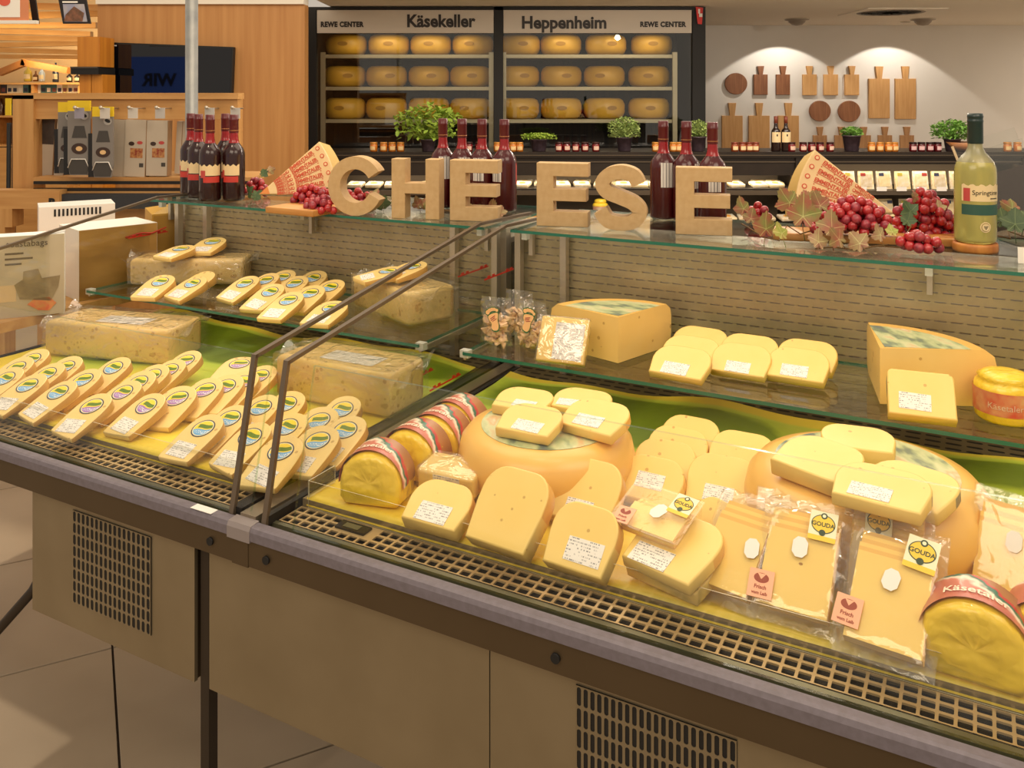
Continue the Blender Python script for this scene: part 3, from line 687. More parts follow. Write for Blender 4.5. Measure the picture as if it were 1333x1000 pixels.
gslice(place(748, 545, z1, 7, 2), .122, .09, .021, 'rear slice on the whole cheese wheel, half hidden by the one before it', None, (-.02, .022, 5, .8, 1))
gslice(place(680, 575, z1+.001, 13, 3), .12, .09, .021, 'front slice with label overhanging the edge of the whole cheese wheel', None, (.005, .02, -3, .95, 2))
gslice(place(762, 571, z1+.001, 16, -8), .13, .094, .021, 'front slice with tilted label on the whole cheese wheel', None, (-.004, .026, 3, .95, 3))
gslice(place(1118, 604, z2, 6, 8), .125, .085, .028, 'plain slice at the rear of the larger wheel', None, None)
gslice(place(1047, 634, z2+.001, 10, -22), .135, .105, .03, 'thick slice with grey rind leaning on the larger wheel', None, None, dark_rind)
gslice(place(1168, 668, z2+.001, 9, -18), .135, .11, .022, 'slice partly covered by a labelled slice on the larger wheel', None, None, dark_rind)
gslice(place(1140, 672, z2+.020, 9, -6), .138, .10, .022, 'slice with white price label uppermost on the larger wheel', None, (-.012, .024, 0, 1.0, 1), dark_rind)

# --- cut slices standing on the liner
gslice(place(562, 697, ZP, 28, 0), .122, .085, .03, 'short labelled slice at the riser before the film-wrapped piece', None, (.0, .022, 0, 1.05, 0))
gslice(place(692, 668, ZP, 40, 0), .12, .10, .03, 'slice peeking out behind the large unlabelled slice', None, None)
gslice(place(653, 722, ZP, 43, -4), .128, .128, .036, 'large unlabelled slice with a round end, before the whole wheel', None, None)
gslice(place(756, 690, ZP, 42, -2), .126, .112, .032, 'rounded slice with label behind another labelled slice, beside the whole wheel', None, (-.002, .024, 0, .85, 1))
gslice(place(752, 752, ZP, 44, -4), .116, .10, .032, 'front slice with big price label leaning on a rounded slice', None, (.012, .03, 0, 1.05, 2))
gslice(place(842, 662, ZP, 36, -2), .125, .088, .026, 'foremost slice with label in the leaning row of four, behind a clear box', None, (.0, .04, 0, .9, 3))
for k, (x, y) in enumerate([(859, 639), (876, 619), (893, 603)]):
    gslice(place(x, y, ZP, 36, -2), .125, .092, .026, ('second', 'third', 'rearmost')[k]+' slice of the leaning row of four beside the printed green leaves', None, None)
gslice(place(962, 634, ZP, 36, 0), .13, .10, .03, 'rear slice of the pair between the two big wheels', None, None)
gslice(place(936, 668, ZP, 38, 0), .13, .095, .03, 'front slice of the pair between the two big wheels', None, (.0, .02, 0, .9, 0))
# film-wrapped piece with label on its face
def wrapped_piece(mw, w, d, h, label, k):
    o = obj('cheese_piece', rbox_mesh('cheese_piece', w, d, h, .007, gouda), None, mw=mw); tag(o, label, 'cheese')
    obj('price_label', label_me[k], o, mw=Matrix.Translation((.004, -d/2-.0006, h*.5)) @ Matrix.Rotation(PI/2, 4, 'X') @ Matrix.Diagonal((.95, 1.0, 1, 1)))
    f = MB(); 
    obj('film_wrap', rbox_mesh('film_wrap', w+.006, d+.004, h+.005, .008, film), o, (0, 0, -.0002))
    return o
wrapped_piece(place(592, 632, ZP+.02, 8, 3), .122, .07, .042, 'film-wrapped chunk with label on its cut face, leaning before the whole wheel', 1)
gslice(place(590, 640, ZP, 12, 3), .12, .08, .018, 'flat slice under the film-wrapped chunk', None, None)
# stack under the clear box
gslice(place(862, 770, ZP, 18, -14), .14, .12, .024, 'lower slice of the labelled stack at the riser', None, None)
gslice(place(855, 757, ZP+.026, 18, -16), .135, .12, .022, 'upper slice with a double price label in the stack at the riser', None, (-.018, .02, 2, 1.1, 1))
gslice(place(905, 742, ZP, 40, -30), .10, .11, .025, 'narrow slice edge-on between the stack and the vacuum packs', None, None)

# --- packed slices with stickers
gouda_lab_m = M('label_cream', (236, 232, 196), .4)
oval_y = M('label_oval_yellow', (244, 200, 60), .4); green_ring = M('label_ring_green', (52, 70, 44), .4); txt_green = M('label_text_green', (40, 66, 40), .5)
pink_m = M('sticker_pink', (244, 176, 140), .45); brown_txt = M('sticker_brown', (150, 62, 34), .5)
gouda_txt = text_mesh('GOUDA', .0085, .0002, txt_green, bold=.0002)
frisch_txt = [text_mesh('Frisch', .0075, .0002, brown_txt, bold=.0002), text_mesh('vom Laib', .0062, .0002, brown_txt, bold=.0002)]
sq_label = MB().box(-.019, .019, -.021, .021, 0, .0005).mesh('brand_label', gouda_lab_m)
lab_strip = MB().box(-.019, .019, -.021, -.014, .0005, .0008).mesh('strip', oval_y)
ring_me, oval_me2, dot_me = disc_mesh('ring', .0165, .0135, green_ring, 28, .0003), disc_mesh('oval', .0152, .0122, oval_y, 28, .0003), disc_mesh('emblem', .0045, .0045, green_ring, 16, .0003)
dotw_me = disc_mesh('emblem_centre', .0025, .0025, gouda_lab_m, 12, .0003)
pink_me = MB().box(-.018, .018, -.02, .02, 0, .0005).mesh('sticker', pink_m)
loaf_me = disc_mesh('loaf_print', .011, .007, brown_txt, 20, .0003); loaf_cut = outline_mesh('loaf_cut', [(0, 0), (.006, .008), (-.006, .008)], .0003, pink_m)
octo_me = outline_mesh('hanger_tag', [(-.011, -.008), (-.005, -.015), (.005, -.015), (.011, -.008), (.011, .008), (.005, .015), (-.005, .015), (-.011, .008)], .0006, white)
def gouda_label(parent, x, y, z, rz=0, s=1.0):
    o = obj('brand_label', sq_label, parent, mw=Matrix.Translation((x, y, z)) @ Matrix.Rotation(rz, 4, 'Z') @ Matrix.Scale(s, 4))
    o['label'] = 'cream brand label with yellow oval'
    for n, me, p in (('yellow_strip', lab_strip, (0, 0, 0)), ('label_ring', ring_me, (0, .003, .0005)), ('label_oval', oval_me2, (0, .003, .0007)), ('emblem', dot_me, (0, .0145, .0009)), ('emblem_centre', dotw_me, (0, .0145, .0011)), ('lettering', gouda_txt, (0, .002, .0011)), ('emblem', dot_me, (0, -.0095, .0009))):
        obj(n, me, o, p)
def pink_sticker(parent, x, y, z, rz=0, s=1.0):
    o = obj('sticker', pink_me, parent, mw=Matrix.Translation((x, y, z)) @ Matrix.Rotation(rz, 4, 'Z') @ Matrix.Scale(s, 4)); o['label'] = 'pink sticker with a cut loaf print'
    for n, me, p in (('loaf_print', loaf_me, (0, .008, .0005)), ('loaf_cut', loaf_cut, (0, .006, .0008)), ('lettering', frisch_txt[0], (0, -.005, .0006)), ('lettering', frisch_txt[1], (0, -.0135, .0006))): obj(n, me, o, p)
def pouch_mesh(w, l, seed, th):
    rnd = random.Random(seed); nx, ny = 16, 22; mb = MB(); vs = []
    for j in range(ny+1):
        for i in range(nx+1):
            x, y = (i/nx-.5), (j/ny-.5); e = min(.5-abs(x), .5-abs(y)); k = min(1, e/.10)
            ins = max(0, min(1, (e-.06)/.05))
            vs.append((x*w+rnd.uniform(-1, 1)*.0012, y*l+rnd.uniform(-1, 1)*.0012, th*(.25+.75*k)+.0025+rnd.uniform(-1, 1)*(.0060*(1-ins)+.0004)))
    mb.add(vs, [(j*(nx+1)+i, j*(nx+1)+i+1, (j+1)*(nx+1)+i+1, (j+1)*(nx+1)+i) for j in range(ny) for i in range(nx)], 0, True)
    return mb.mesh('clear_pouch', film_flat)
def sliced_stack_mesh(w, l, th, n=6):
    mb = MB(); s = th/n; step = .0075
    for k in range(n):
        c = .55+.45*k/n
        mb.box(-w/2+(k % 3)*.0008, w/2-(k % 2)*.001, -l/2+.0, l/2-(k*step), k*s, (k+1)*s-.0004, k % 2)
    return mb.mesh('cheese_slices', [slice_edge, slice_m])
def vac_pack(mw, label, w=.10, l=.15, th=.02, seed=1, gl=None, ps=None, oc=None, hole=None, group=None):
    o = obj('cheese_slice_pack', sliced_stack_mesh(w, l, th), None, mw=mw @ Matrix.Translation((0, l/2+.016, .002))); tag(o, label, 'packed cheese', group)
    obj('clear_pouch', pouch_mesh(w+.03, l+.036, seed, th), o)
    obj('pouch_back', MB().box(-w/2-.014, w/2+.014, -l/2-.017, l/2+.017, -.0014, -.0006).mesh('pouch_back', film_soft), o)
    if gl: gouda_label(o, gl[0], gl[1], th+.0045, gl[2] if len(gl) > 2 else 0, gl[3] if len(gl) > 3 else 1.05)
    if ps: pink_sticker(o, ps[0], ps[1], th+.0045, ps[2] if len(ps) > 2 else 0)
    if oc: obj('hanger_tag', octo_me, o, mw=Matrix.Translation((oc[0], oc[1], th+.0042)) @ Matrix.Rotation(oc[2], 4, 'Z'))
    if hole: obj('cheese_hole', disc_mesh('cheese_hole', .003, .002, M('hole_shadow', (170, 120, 40), .8), 10, .0003), o, (hole[0], hole[1], th-.0008+.0006))
    return o
vac_pack(place(1148, 868, ZP, 40, -6), 'vacuum-packed cheese slices, frontmost pack beside the yellow waxed roll', .102, .158, .02, 1, (.034, .056, -.1, 1.12), (-.048, -.048, -.05), (0, .01, -.2))
vac_pack(place(1030, 818, ZP, 42, -2), 'vacuum-packed cheese slices with a small hole, middle pack of the three at the riser', .102, .150, .02, 2, (.028, .052, 0, 1.05), (-.046, -.052, .03), (0, .014, 0), (.004, -.008))
vac_pack(place(938, 788, ZP, 40, -12), 'vacuum-packed cheese slices next to the labelled stack, pack without a visible brand label', .085, .140, .02, 3, None, (-.038, -.05, -.03), (.028, .0, .2))
vac_pack(place(1150, 800, ZP, 66, -4), 'packed cheese slices with brand label half hidden behind the frontmost vacuum packs', .10, .125, .02, 4, (-.010, .042, 0, 1.0), None, None)
vac_pack(place(1316, 792, ZP, 60, -14), 'vacuum-packed cheese slices standing behind the yellow waxed rolls', .105, .128, .02, 6, None, None, (.0, .01, 0))
vac_pack(place(1030, 752, ZP, 60, 0), 'packed cheese slices with a red sticker at the foot of the larger wheel', .10, .09, .018, 8, None, (.02, .03, 0), None)
# clear tray box on the stack
bx = obj('cheese_tray_pack', sliced_stack_mesh(.098, .072, .016, 4), None, mw=place(838, 712, ZP+.055, 20, -12) @ Matrix.Translation((0, .05, .003))); tag(bx, 'clear plastic tray of cheese slices with brand label on top of the stack', 'packed cheese')
tb = MB(); 
tr_out = [(-.064, -.048), (.064, -.048), (.064, .048), (-.064, .048)]
tb.add([(x*.88, y*.88, -.002) for x, y in tr_out]+[(x*.94, y*.94, .024) for x, y in tr_out]+[(x, y, .024) for x, y in tr_out]+[(x, y, .026) for x, y in tr_out], [(0, 1, 5, 4), (1, 2, 6, 5), (2, 3, 7, 6), (3, 0, 4, 7), (4, 5, 9, 8), (5, 6, 10, 9), (6, 7, 11, 10), (7, 4, 8, 11), (12, 13, 14, 15)], 0)
obj('clear_tray', tb.mesh('clear_tray', film_soft), bx)
gouda_label(bx, .036, .026, .0265, -.05, 1.0); pink_sticker(bx, -.042, -.03, .0265, .05, .85)
obj('hanger_tag', octo_me, bx, mw=Matrix.Translation((.006, 0, .0265)) @ Matrix.Rotation(-.4, 4, 'Z'))

# --- yellow foil rolls with printed band
foil_m = M('yellow_foil', (246, 210, 60), .28, 0, (234, 192, 40), 9, (1, 2.2, 1), .6, .6, coat=.3, bscale=26, bdist=.012)
def band_mat(name, base):
    m, t, b = newmat(name)
    tc = t.new('ShaderNodeTexCoord'); sep = t.new('ShaderNodeSeparateXYZ'); t.link(tc.outputs['Object'], sep.inputs[0])
    nz = t.new('ShaderNodeTexNoise'); nz.inputs['Scale'].default_value = 40; t.link(tc.outputs['Object'], nz.inputs['Vector'])
    r = t.new('ShaderNodeValToRGB'); r.color_ramp.interpolation = 'LINEAR'; e = r.color_ramp.elements
    e[0].position = 0; e[0].color = lin((190, 104, 84)); e[1].position = 1; e[1].color = lin((160, 106, 56))
    for p, c in ((.28, (206, 122, 100)), (.36, (240, 218, 196)), (.40, (240, 218, 196)), (.45, (60, 110, 84)), (.50, (60, 110, 84)), (.53, (190, 60, 50)), (.58, (200, 66, 56)), (.62, (176, 116, 64))): q = e.new(p); q.color = lin(c)
    v = t.math('ADD', t.math('MULTIPLY', t.math('ADD', t.math('MULTIPLY', sep.outputs[0], .55), sep.outputs[1]), 13), t.math('MULTIPLY', t.math('SUBTRACT', nz.outputs[0], .5), .45))
    v = t.math('ADD', v, base); t.link(v, r.inputs[0]); t.link(r.outputs[0], b.inputs['Base Color']); b.inputs['Roughness'].default_value = .3; return m
band_m = band_mat('roll_band_print', -.30)
red_txt = M('roll_text_red', (200, 40, 60), .4); cream_txt = M('roll_text_cream', (248, 232, 206), .4)
def arch(w, h, n=18):
    """closed outline in x,z: flat bottom, arched top; returned counter-clockwise seen from -y"""
    pts = [(-w/2+.01, 0), (w/2-.01, 0), (w/2, .012)]
    for k in range(n+1): a = PI*k/n; pts.append((w/2*math.cos(a), h*.38+h*.62*math.sin(a)))
    pts.append((-w/2, .012)); return pts
def roll_mesh(w, h, l):
    pr = arch(w, h); n = len(pr); mb = MB(); vs = []; rings = [(.001, .22), (-.003, .45), (.001, .64), (0.0, .80), (.004, .93), (.012, 1.0), (l*.5, 1.03), (l-.012, 1.0), (l-.004, .93), (l, .80), (l-.001, .5)]
    rnd = random.Random(4)
    for y, s in rings:
        for x, z in pr: vs.append((x*s+rnd.uniform(-1, 1)*.0012, y+rnd.uniform(-1, 1)*(.0022 if s < .9 else .0008), h*.42+(z-h*.42)*s if s < 1 else z*s+rnd.uniform(-1, 1)*.001))
    R = len(rings); fs = [(j*n+k, j*n+(k+1) % n, (j+1)*n+(k+1) % n, (j+1)*n+k) for j in range(R-1) for k in range(n)]
    vs += [(0, -.002, h*.45), (0, l+.004, h*.45)]; c0, c1 = len(vs)-2, len(vs)-1
    fs += [(c0, (k+1) % n, k) for k in range(n)]+[(c1, (R-1)*n+k, (R-1)*n+(k+1) % n) for k in range(n)]
    mb.add(vs, fs, 0, True); return mb.mesh('cheese_roll', foil_m)
def band_mesh(w, h, y0, y1):
    n = 20; mb = MB(); vs = []
    for y in (y0, (y0+y1)/2, y1):
        for k in range(n+1): a = PI*(-.02+1.04*k/n); vs.append(((w/2*1.04)*math.cos(a), y, h*.38+h*.65*math.sin(a)+.0022))
    mb.add(vs, [(j*(n+1)+k, j*(n+1)+k+1, (j+1)*(n+1)+k+1, (j+1)*(n+1)+k) for j in range(2) for k in range(n)], 0, True); return mb.mesh('printed_band', band_m)
def bend_text(s, size, w, h, yc, mat, up=.0036):
    me = text_mesh(s, size, .0002, mat, bold=.0003)
    for v in me.vertices:
        a = PI/2-v.co.x/(w*.52); z = v.co.z
        v.co = Vector(((w/2*1.04)*math.cos(a), yc+v.co.y, h*.38+h*.65*math.sin(a)+up+z*.5))
    me.update(); return me
RW, RH, RL = .125, .098, .085
roll_me, rband_me = roll_mesh(RW, RH, RL), band_mesh(RW, RH, .010, .074)
rt1 = bend_text('Käsetaler', .021, RW, RH, .030, cream_txt)
roll_plate = outline_mesh('band_badge', [(.006*math.cos(2*PI*k/12), .004*math.sin(2*PI*k/12)) for k in range(12)], .0005, red_txt)
def roll(mw, label, group=None):
    o = obj('foil_wrapped_cheese_roll', roll_me, None, mw=mw); tag(o, label, 'cheese roll', group)
    b = obj('printed_band', rband_me, o); obj('lettering', rt1, b)
    return o
roll(place(480, 661, ZP, 0, 14), 'yellow foil cheese roll with printed band, frontmost of the row by the joint rail')
roll(place(530, 628, ZP, 0, 2, roll=-5), 'yellow foil cheese roll with printed band, second of the row by the joint rail')
roll(place(558, 606, ZP, 0, 2, roll=4), 'yellow foil cheese roll with printed band, third of the row by the joint rail')
roll(place(583, 587, ZP, 0, -4), 'yellow foil cheese roll with printed band, rearmost of the row against the whole wheel')
roll(place(1268, 894, ZP, 0, -4, scale=(1.06, 1, 1.06)), 'large yellow foil cheese roll with red lettering beside the vacuum packs')
roll(place(1378, 900, ZP, 0, -6, scale=(1.06, 1, 1.06)), 'yellow foil cheese roll cut off by the frame, beside the large foil roll')
# upright roll on the shelf
ur = obj('foil_wrapped_cheese_roll', MB().lathe([(0, 0), (.048, 0), (.054, .006), (.056, .02), (.056, .062), (.053, .072), (.046, .078), (.05, .083), (.038, .090), (.02, .094), (0, .092)], 30).mesh('roll_upright', foil_m), None, pz(1330, 558, ZPS)+Vector((.0, .055, 0))); tag(ur, 'upright yellow foil cheese roll with red band on the glass shelf', 'cheese roll')
rb = MB().lathe([(.0568, .018), (.0570, .04), (.0568, .062)], 30); rb.f = [f for f in rb.f if len(f) == 4]; rb.mi = rb.mi[:len(rb.f)]; rb.sm = rb.sm[:len(rb.f)]
ub = obj('printed_band', rb.mesh('printed_band', M('red_band', (196, 56, 44), .35, 0, (214, 160, 110), 30)), ur)
ur2 = dup(ur, pz(1345, 500, ZPS)+Vector((.06, .08, .0)), None, 'yellow foil roll with gathered top standing behind the upright one')
for s, zz, sz, cm in (('Käsetaler', .030, .017, cream_txt),):
    me = text_mesh(s, sz, .0002, cm)
    for v in me.vertices: a = -PI/2-.5+v.co.x/.0574; v.co = Vector((.0574*math.cos(a), .0574*math.sin(a), zz+.006+v.co.y))
    obj('lettering', me, ub)

# --- quarter wheels on the shelf
def sector_mesh(R, h, span, mats, holes=True):
    n = 14; pts = [(0, 0)]+[(R*math.cos(span*k/n), R*math.sin(span*k/n)) for k in range(n+1)]
    bm = bmesh.new(); rows = []
    prof = [(1-.10, 0), (1-.02, .12), (1, .3), (1, .7), (1-.02, .88), (1-.10, 1)]
    mb = MB(); 
    for s, zz in prof:
        mb_row = len(mb.v); mb.v.append((0, 0, zz*h)); 
        for k in range(n+1): mb.v.append((R*s*math.cos(span*k/n), R*s*math.sin(span*k/n), zz*h))
        rows.append(mb_row)
    m = n+2
    for j in range(len(prof)-1):
        for k in range(m):
            a, b = rows[j]+k, rows[j]+(k+1) % m; c, d = rows[j+1]+(k+1) % m, rows[j+1]+k
            mb.f.append((a, b, c, d)); cut = k in (0, m-1); mb.mi.append(0 if cut else 1); mb.sm.append(not cut)
    mb.f.append(tuple(rows[0]+k for k in range(m))[::-1]); mb.f.append(tuple(rows[-1]+k for k in range(m))); mb.mi += [1, 1]; mb.sm += [False, False]
    return mb.mesh('wheel_quarter', mats)
def quarter(px, py, R, h, a0, span, label, lab, seed):
    o = obj('cheese_wheel_quarter', sector_mesh(R, h, math.radians(span), [emm_q if lab else gouda, wheel_m]), None, pz(px, py, ZPS), (0, 0, math.radians(a0))); tag(o, label, 'cheese')
    n = 14; s = math.radians(span); pts = [(.012, .008)]+[(R*.78*math.cos(s*k/n), R*.78*math.sin(s*k/n)) for k in range(n+1)]
    obj('printed_label', outline_mesh('printed_label', pts, .0006, wheel_lab), o, (0, 0, h+.0002)); return o
emm_q = cheese_mat('quarter_cut', (244, 208, 130), (238, 196, 112), .62, 30)
quarter(805, 473, .212, .108, 44, 92, 'quarter cheese wheel with printed top label on the shelf behind the labelled bar', True, 1)
quarter(1146, 526, .232, .115, -4, 78, 'quarter cheese wheel with small holes and printed top label behind a leaning piece', True, 2)
gslice(place(1200, 552, ZPS, 48, 8), .12, .088, .035, 'square-cut piece with price label leaning on the holed quarter wheel', None, (-.012, .028, -2, .95, 2), dark_rind, 'cheese_piece', 'cheese', 1.0)
# shelf slices
for k, (x, y) in enumerate([(880, 497), (893, 481), (905, 467)]):
    gslice(place(x, y, ZPS, 28, -4), .135, .088, .019, ('labelled front slice of the shelf row of three', 'middle slice of the shelf row of three', 'rear slice of the shelf row of three')[k], None, (-.005, .02, 0, 1.0, 1) if k == 0 else None)
for k, (x, y) in enumerate([(961, 494), (972, 480)]):
    gslice(place(x, y, ZPS, 30, 0), .132, .088, .019, ('labelled front slice of the middle shelf pair', 'rear slice of the middle shelf pair')[k], None, (-.002, .018, 0, .9, 2) if k == 0 else None)
for k, (x, y) in enumerate([(1036, 502), (1048, 489)]):
    gslice(place(x, y, ZPS, 30, 0), .132, .088, .021, ('labelled front slice of the shelf pair next to the holed quarter wheel', 'rear slice of the shelf pair next to the holed quarter wheel')[k], None, (-.004, .022, 0, .95, 3) if k == 0 else None)
# labelled bar standing at the quarter wheel
lb = obj('cheese_bar_pack', rbox_mesh('cheese_bar', .118, .105, .02, .004, slice_m), None, mw=place(731, 475, ZPS, 62, 6) @ Matrix.Translation((0, .054, 0))); tag(lb, 'flat packed cheese bar with large silvery label standing on the shelf', 'packed cheese')
obj('price_label', MB().box(-.02, .052, -.046, .04, .0206, .0212).mesh('big_label', price_material('bar_label', 9.1, .55, .006)), lb)
obj('film_wrap', rbox_mesh('film_wrap', .123, .110, .024, .004, film), lb, (0, 0, -.001))

# --- snack bags with foot stickers
foot_out = smooth_outline([(-.006, -.017), (.004, -.019), (.008, -.010), (.007, -.001), (.012, .008), (.011, .014), (-.009, .013), (-.010, .005), (-.005, -.004), (-.009, -.011)], 2)
def foot_meshes():
    def mk(grow, mat, h, z):
        mb = MB(); n = len(foot_out); pts = [(x*grow, y*grow) for x, y in foot_out]
        mb.add([(x, y, z) for x, y in pts]+[(x, y, z+h) for x, y in pts], [tuple(range(n, 2*n))]+[(k, (k+1) % n, n+(k+1) % n, n+k) for k in range(n)])
        for tx, ty, r in ((-.008, .018, .0042), (-.003, .0205, .0036), (.002, .021, .0034), (.0068, .020, .0032), (.0112, .017, .003)):
            rr = r*(1+(grow-1)*3.2); m = 12
            mb.add([(tx+rr*math.cos(2*PI*k/m), ty+rr*math.sin(2*PI*k/m), zz) for zz in (z, z+h) for k in range(m)], [tuple(range(m, 2*m))]+[(k, (k+1) % m, m+(k+1) % m, m+k) for k in range(m)])
        return mb.mesh('foot_sticker', mat)
    return mk(1.14, M('foot_green', (40, 104, 58), .4), .0004, 0), mk(1.0, M('foot_peach', (240, 188, 128), .4), .0004, .0005)
foot_a, foot_b = foot_meshes()
snack_m = M('crisp_bread', (240, 206, 164), .7, 0, (224, 178, 132), 40, None, .2)
foot_txt = MB().box(-.005, .006, .002, .0035, 0, .0003).box(-.006, .004, -.001, .0004, 0, .0003).box(-.004, .006, -.004, -.0028, 0, .0003).mesh('text_lines', M('foot_text', (150, 40, 50), .5))
def snack_bag(px, py, label, yaw, foot, seed):
    rnd = random.Random(seed); o = thing('snack_bag', label, 'snack bag', pz(px, py, ZPS), AX+math.radians(yaw))
    mb = MB()
    for k in range(46):
        c = Vector((rnd.uniform(-.032, .032), rnd.uniform(.006, .034), .006+rnd.random()**1.3*.062)); R = Matrix.Rotation(rnd.uniform(0, 6.3), 3, Vector((rnd.uniform(-1, 1), rnd.uniform(-1, 1), rnd.uniform(-1, 1))).normalized())
        a, b, h = rnd.uniform(.008, .013), rnd.uniform(.006, .010), .0022
        vs = [c+R @ Vector((a*math.cos(q)*(1+.25*math.cos(3*q)), b*math.sin(q), s*h+.003*math.cos(2*q))) for s in (-1, 1) for q in [2*PI*i/9 for i in range(9)]]
        mb.add(vs, [tuple(range(9, 18)), tuple(range(9))[::-1]]+[(i, (i+1) % 9, 9+(i+1) % 9, 9+i) for i in range(9)])
    s = obj('crisp_pieces', mb.mesh('crisp_pieces', snack_m), o); s['kind'] = 'stuff'
    f = MB(); nx, ny = 12, 14; 
    for side in (0, 1):
        vs = []
        for j in range(ny+1):
            for i in range(nx+1):
                x, z = (i/nx-.5), j/ny; k = max(0, 1-(2*x)**4)*(1-.92*max(0, (z-.55)/.45)**.8)*(1-.5*max(0, .1-z)/.1)
                vs.append((x*.084*(1+.06*math.sin(9*z+seed))+rnd.uniform(-1, 1)*.0012, .02+(-1 if side == 0 else 1)*.021*k+rnd.uniform(-1, 1)*.0016, z*.118+rnd.uniform(-1, 1)*.001))
        f.add(vs, [(j*(nx+1)+i, j*(nx+1)+i+1, (j+1)*(nx+1)+i+1, (j+1)*(nx+1)+i) for j in range(ny) for i in range(nx)], 0, True)
    obj('clear_bag', f.mesh('clear_bag', film), o)
    if foot:
        q = obj('foot_sticker', foot_a, o, mw=Matrix.Translation((foot[0], -.0035, foot[1])) @ Matrix.Rotation(math.radians(82), 4, 'X') @ Matrix.Rotation(foot[2], 4, 'Z') @ Matrix.Scale(1.35, 4)); obj('sticker_face', foot_b, q); obj('text_lines', foot_txt, q, (.0, .004, .001), (0, 0, .3))
snack_bag(642, 450, 'clear bag of pale crisps with tilted foot sticker at the shelf end', 4, (.005, .064, .35), 1)
snack_bag(688, 455, 'clear bag of pale crisps with upright foot sticker beside the labelled bar', -4, (.0, .07, -.12), 2)
snack_bag(672, 438, 'clear bag of pale crisps without a sticker, behind the other two bags', 0, None, 3)
# ================================================================ ON THE UPPER GLASS
kraft = M('kraft_board', (200, 168, 122), .75, 0, (192, 158, 110), 60)
ZU = ZG+.0006
def catmull(pts, n=6):
    out = []
    for i in range(len(pts)-1):
        p0, p1, p2, p3 = pts[max(i-1, 0)], pts[i], pts[i+1], pts[min(i+2, len(pts)-1)]
        for k in range(n):
            t = k/n; out.append(tuple(.5*((2*p1[d])+(-p0[d]+p2[d])*t+(2*p0[d]-5*p1[d]+4*p2[d]-p3[d])*t*t+(-p0[d]+3*p1[d]-3*p2[d]+p3[d])*t**3) for d in (0, 1)))
    return out+[pts[-1]]
def stroke_outline(path, s):
    L, R = [], []
    for i, p in enumerate(path):
        a, b = path[max(i-1, 0)], path[min(i+1, len(path)-1)]; d = Vector((b[0]-a[0], b[1]-a[1])).normalized()
        L.append((p[0]-d.y*s/2, p[1]+d.x*s/2)); R.append((p[0]+d.y*s/2, p[1]-d.x*s/2))
    return L, R
def ribbon_prism(L, R, s, th, mat, name):
    """letter built as a quad strip (concave safe); local x right, z up, depth +y"""
    n = len(L); mb = MB(); vs = [(x*s, y, z*s) for y in (0, th) for ring in (L, R) for x, z in ring]
    fs = []
    for i in range(n-1):
        fs += [(i, i+1, n+i+1, n+i)]+[(2*n+i, 3*n+i, 3*n+i+1, 2*n+i+1)]+[(i, 2*n+i, 2*n+i+1, i+1)]+[(n+i, n+i+1, 3*n+i+1, 3*n+i)]
    fs += [(0, n, 3*n, 2*n), (n-1, 3*n-1, 4*n-1, 2*n-1)]
    mb.add(vs, fs); me = mb.mesh(name, mat)
    bm = bmesh.new(); bm.from_mesh(me); bmesh.ops.recalc_face_normals(bm, faces=bm.faces); bm.to_mesh(me); bm.free(); return me
def poly_letter(pts, s, th, mat, name):
    me = outline_mesh(name, [(x*s, y*s) for x, y in pts], th, mat, .0012, 1)
    me.transform(Matrix.Rotation(PI/2, 4, 'X')); me.transform(Matrix.Translation((0, th, 0))); return me
EP = [(0, 0), (.82, 0), (.82, .235), (.27, .235), (.27, .40), (.79, .40), (.79, .595), (.27, .595), (.27, .79), (.82, .79), (.82, 1), (0, 1)]
HP = [(0, 0), (.24, 0), (.24, .42), (.60, .42), (.60, 0), (.84, 0), (.84, 1), (.60, 1), (.60, .60), (.24, .60), (.24, 1), (0, 1)]
cpath = [(.48+.38*math.cos(math.radians(a)), .5+.39*math.sin(math.radians(a))) for a in range(30, 341, 8)]
spath = catmull([(.70, .71), (.62, .84), (.44, .893), (.25, .85), (.145, .72), (.22, .585), (.42, .505), (.63, .41), (.72, .275), (.62, .14), (.42, .105), (.22, .15), (.115, .30)], 6)
LH, LT = .18, .052
def letter(ch, px, py, label, h=LH):
    """px,py = lower left front corner"""
    if ch in 'EH': me = poly_letter(EP if ch == 'E' else HP, h, LT, kraft, 'letter_'+ch)
    else:
        L, R = stroke_outline(cpath if ch == 'C' else spath, .215); me = ribbon_prism(L, R, h, LT, kraft, 'letter_'+ch)
    o = obj('board_letter', me, None, pz(px, py, ZU), (0, 0, math.radians(-13))); tag(o, label, 'letter')
letter('C', 428, 280, 'freestanding kraft board letter C beside the wrapped cheese wedge', .184)
letter('H', 510, 284, 'freestanding kraft board letter H between the C and an E')
letter('E', 586, 287, 'freestanding kraft board letter E next to the H')
letter('E', 699, 294, 'freestanding kraft board letter E beside the S, across the gap from the other E')
letter('S', 772, 299, 'freestanding kraft board letter S')
letter('E', 880, 305, 'freestanding kraft board letter E beside the vine leaves')

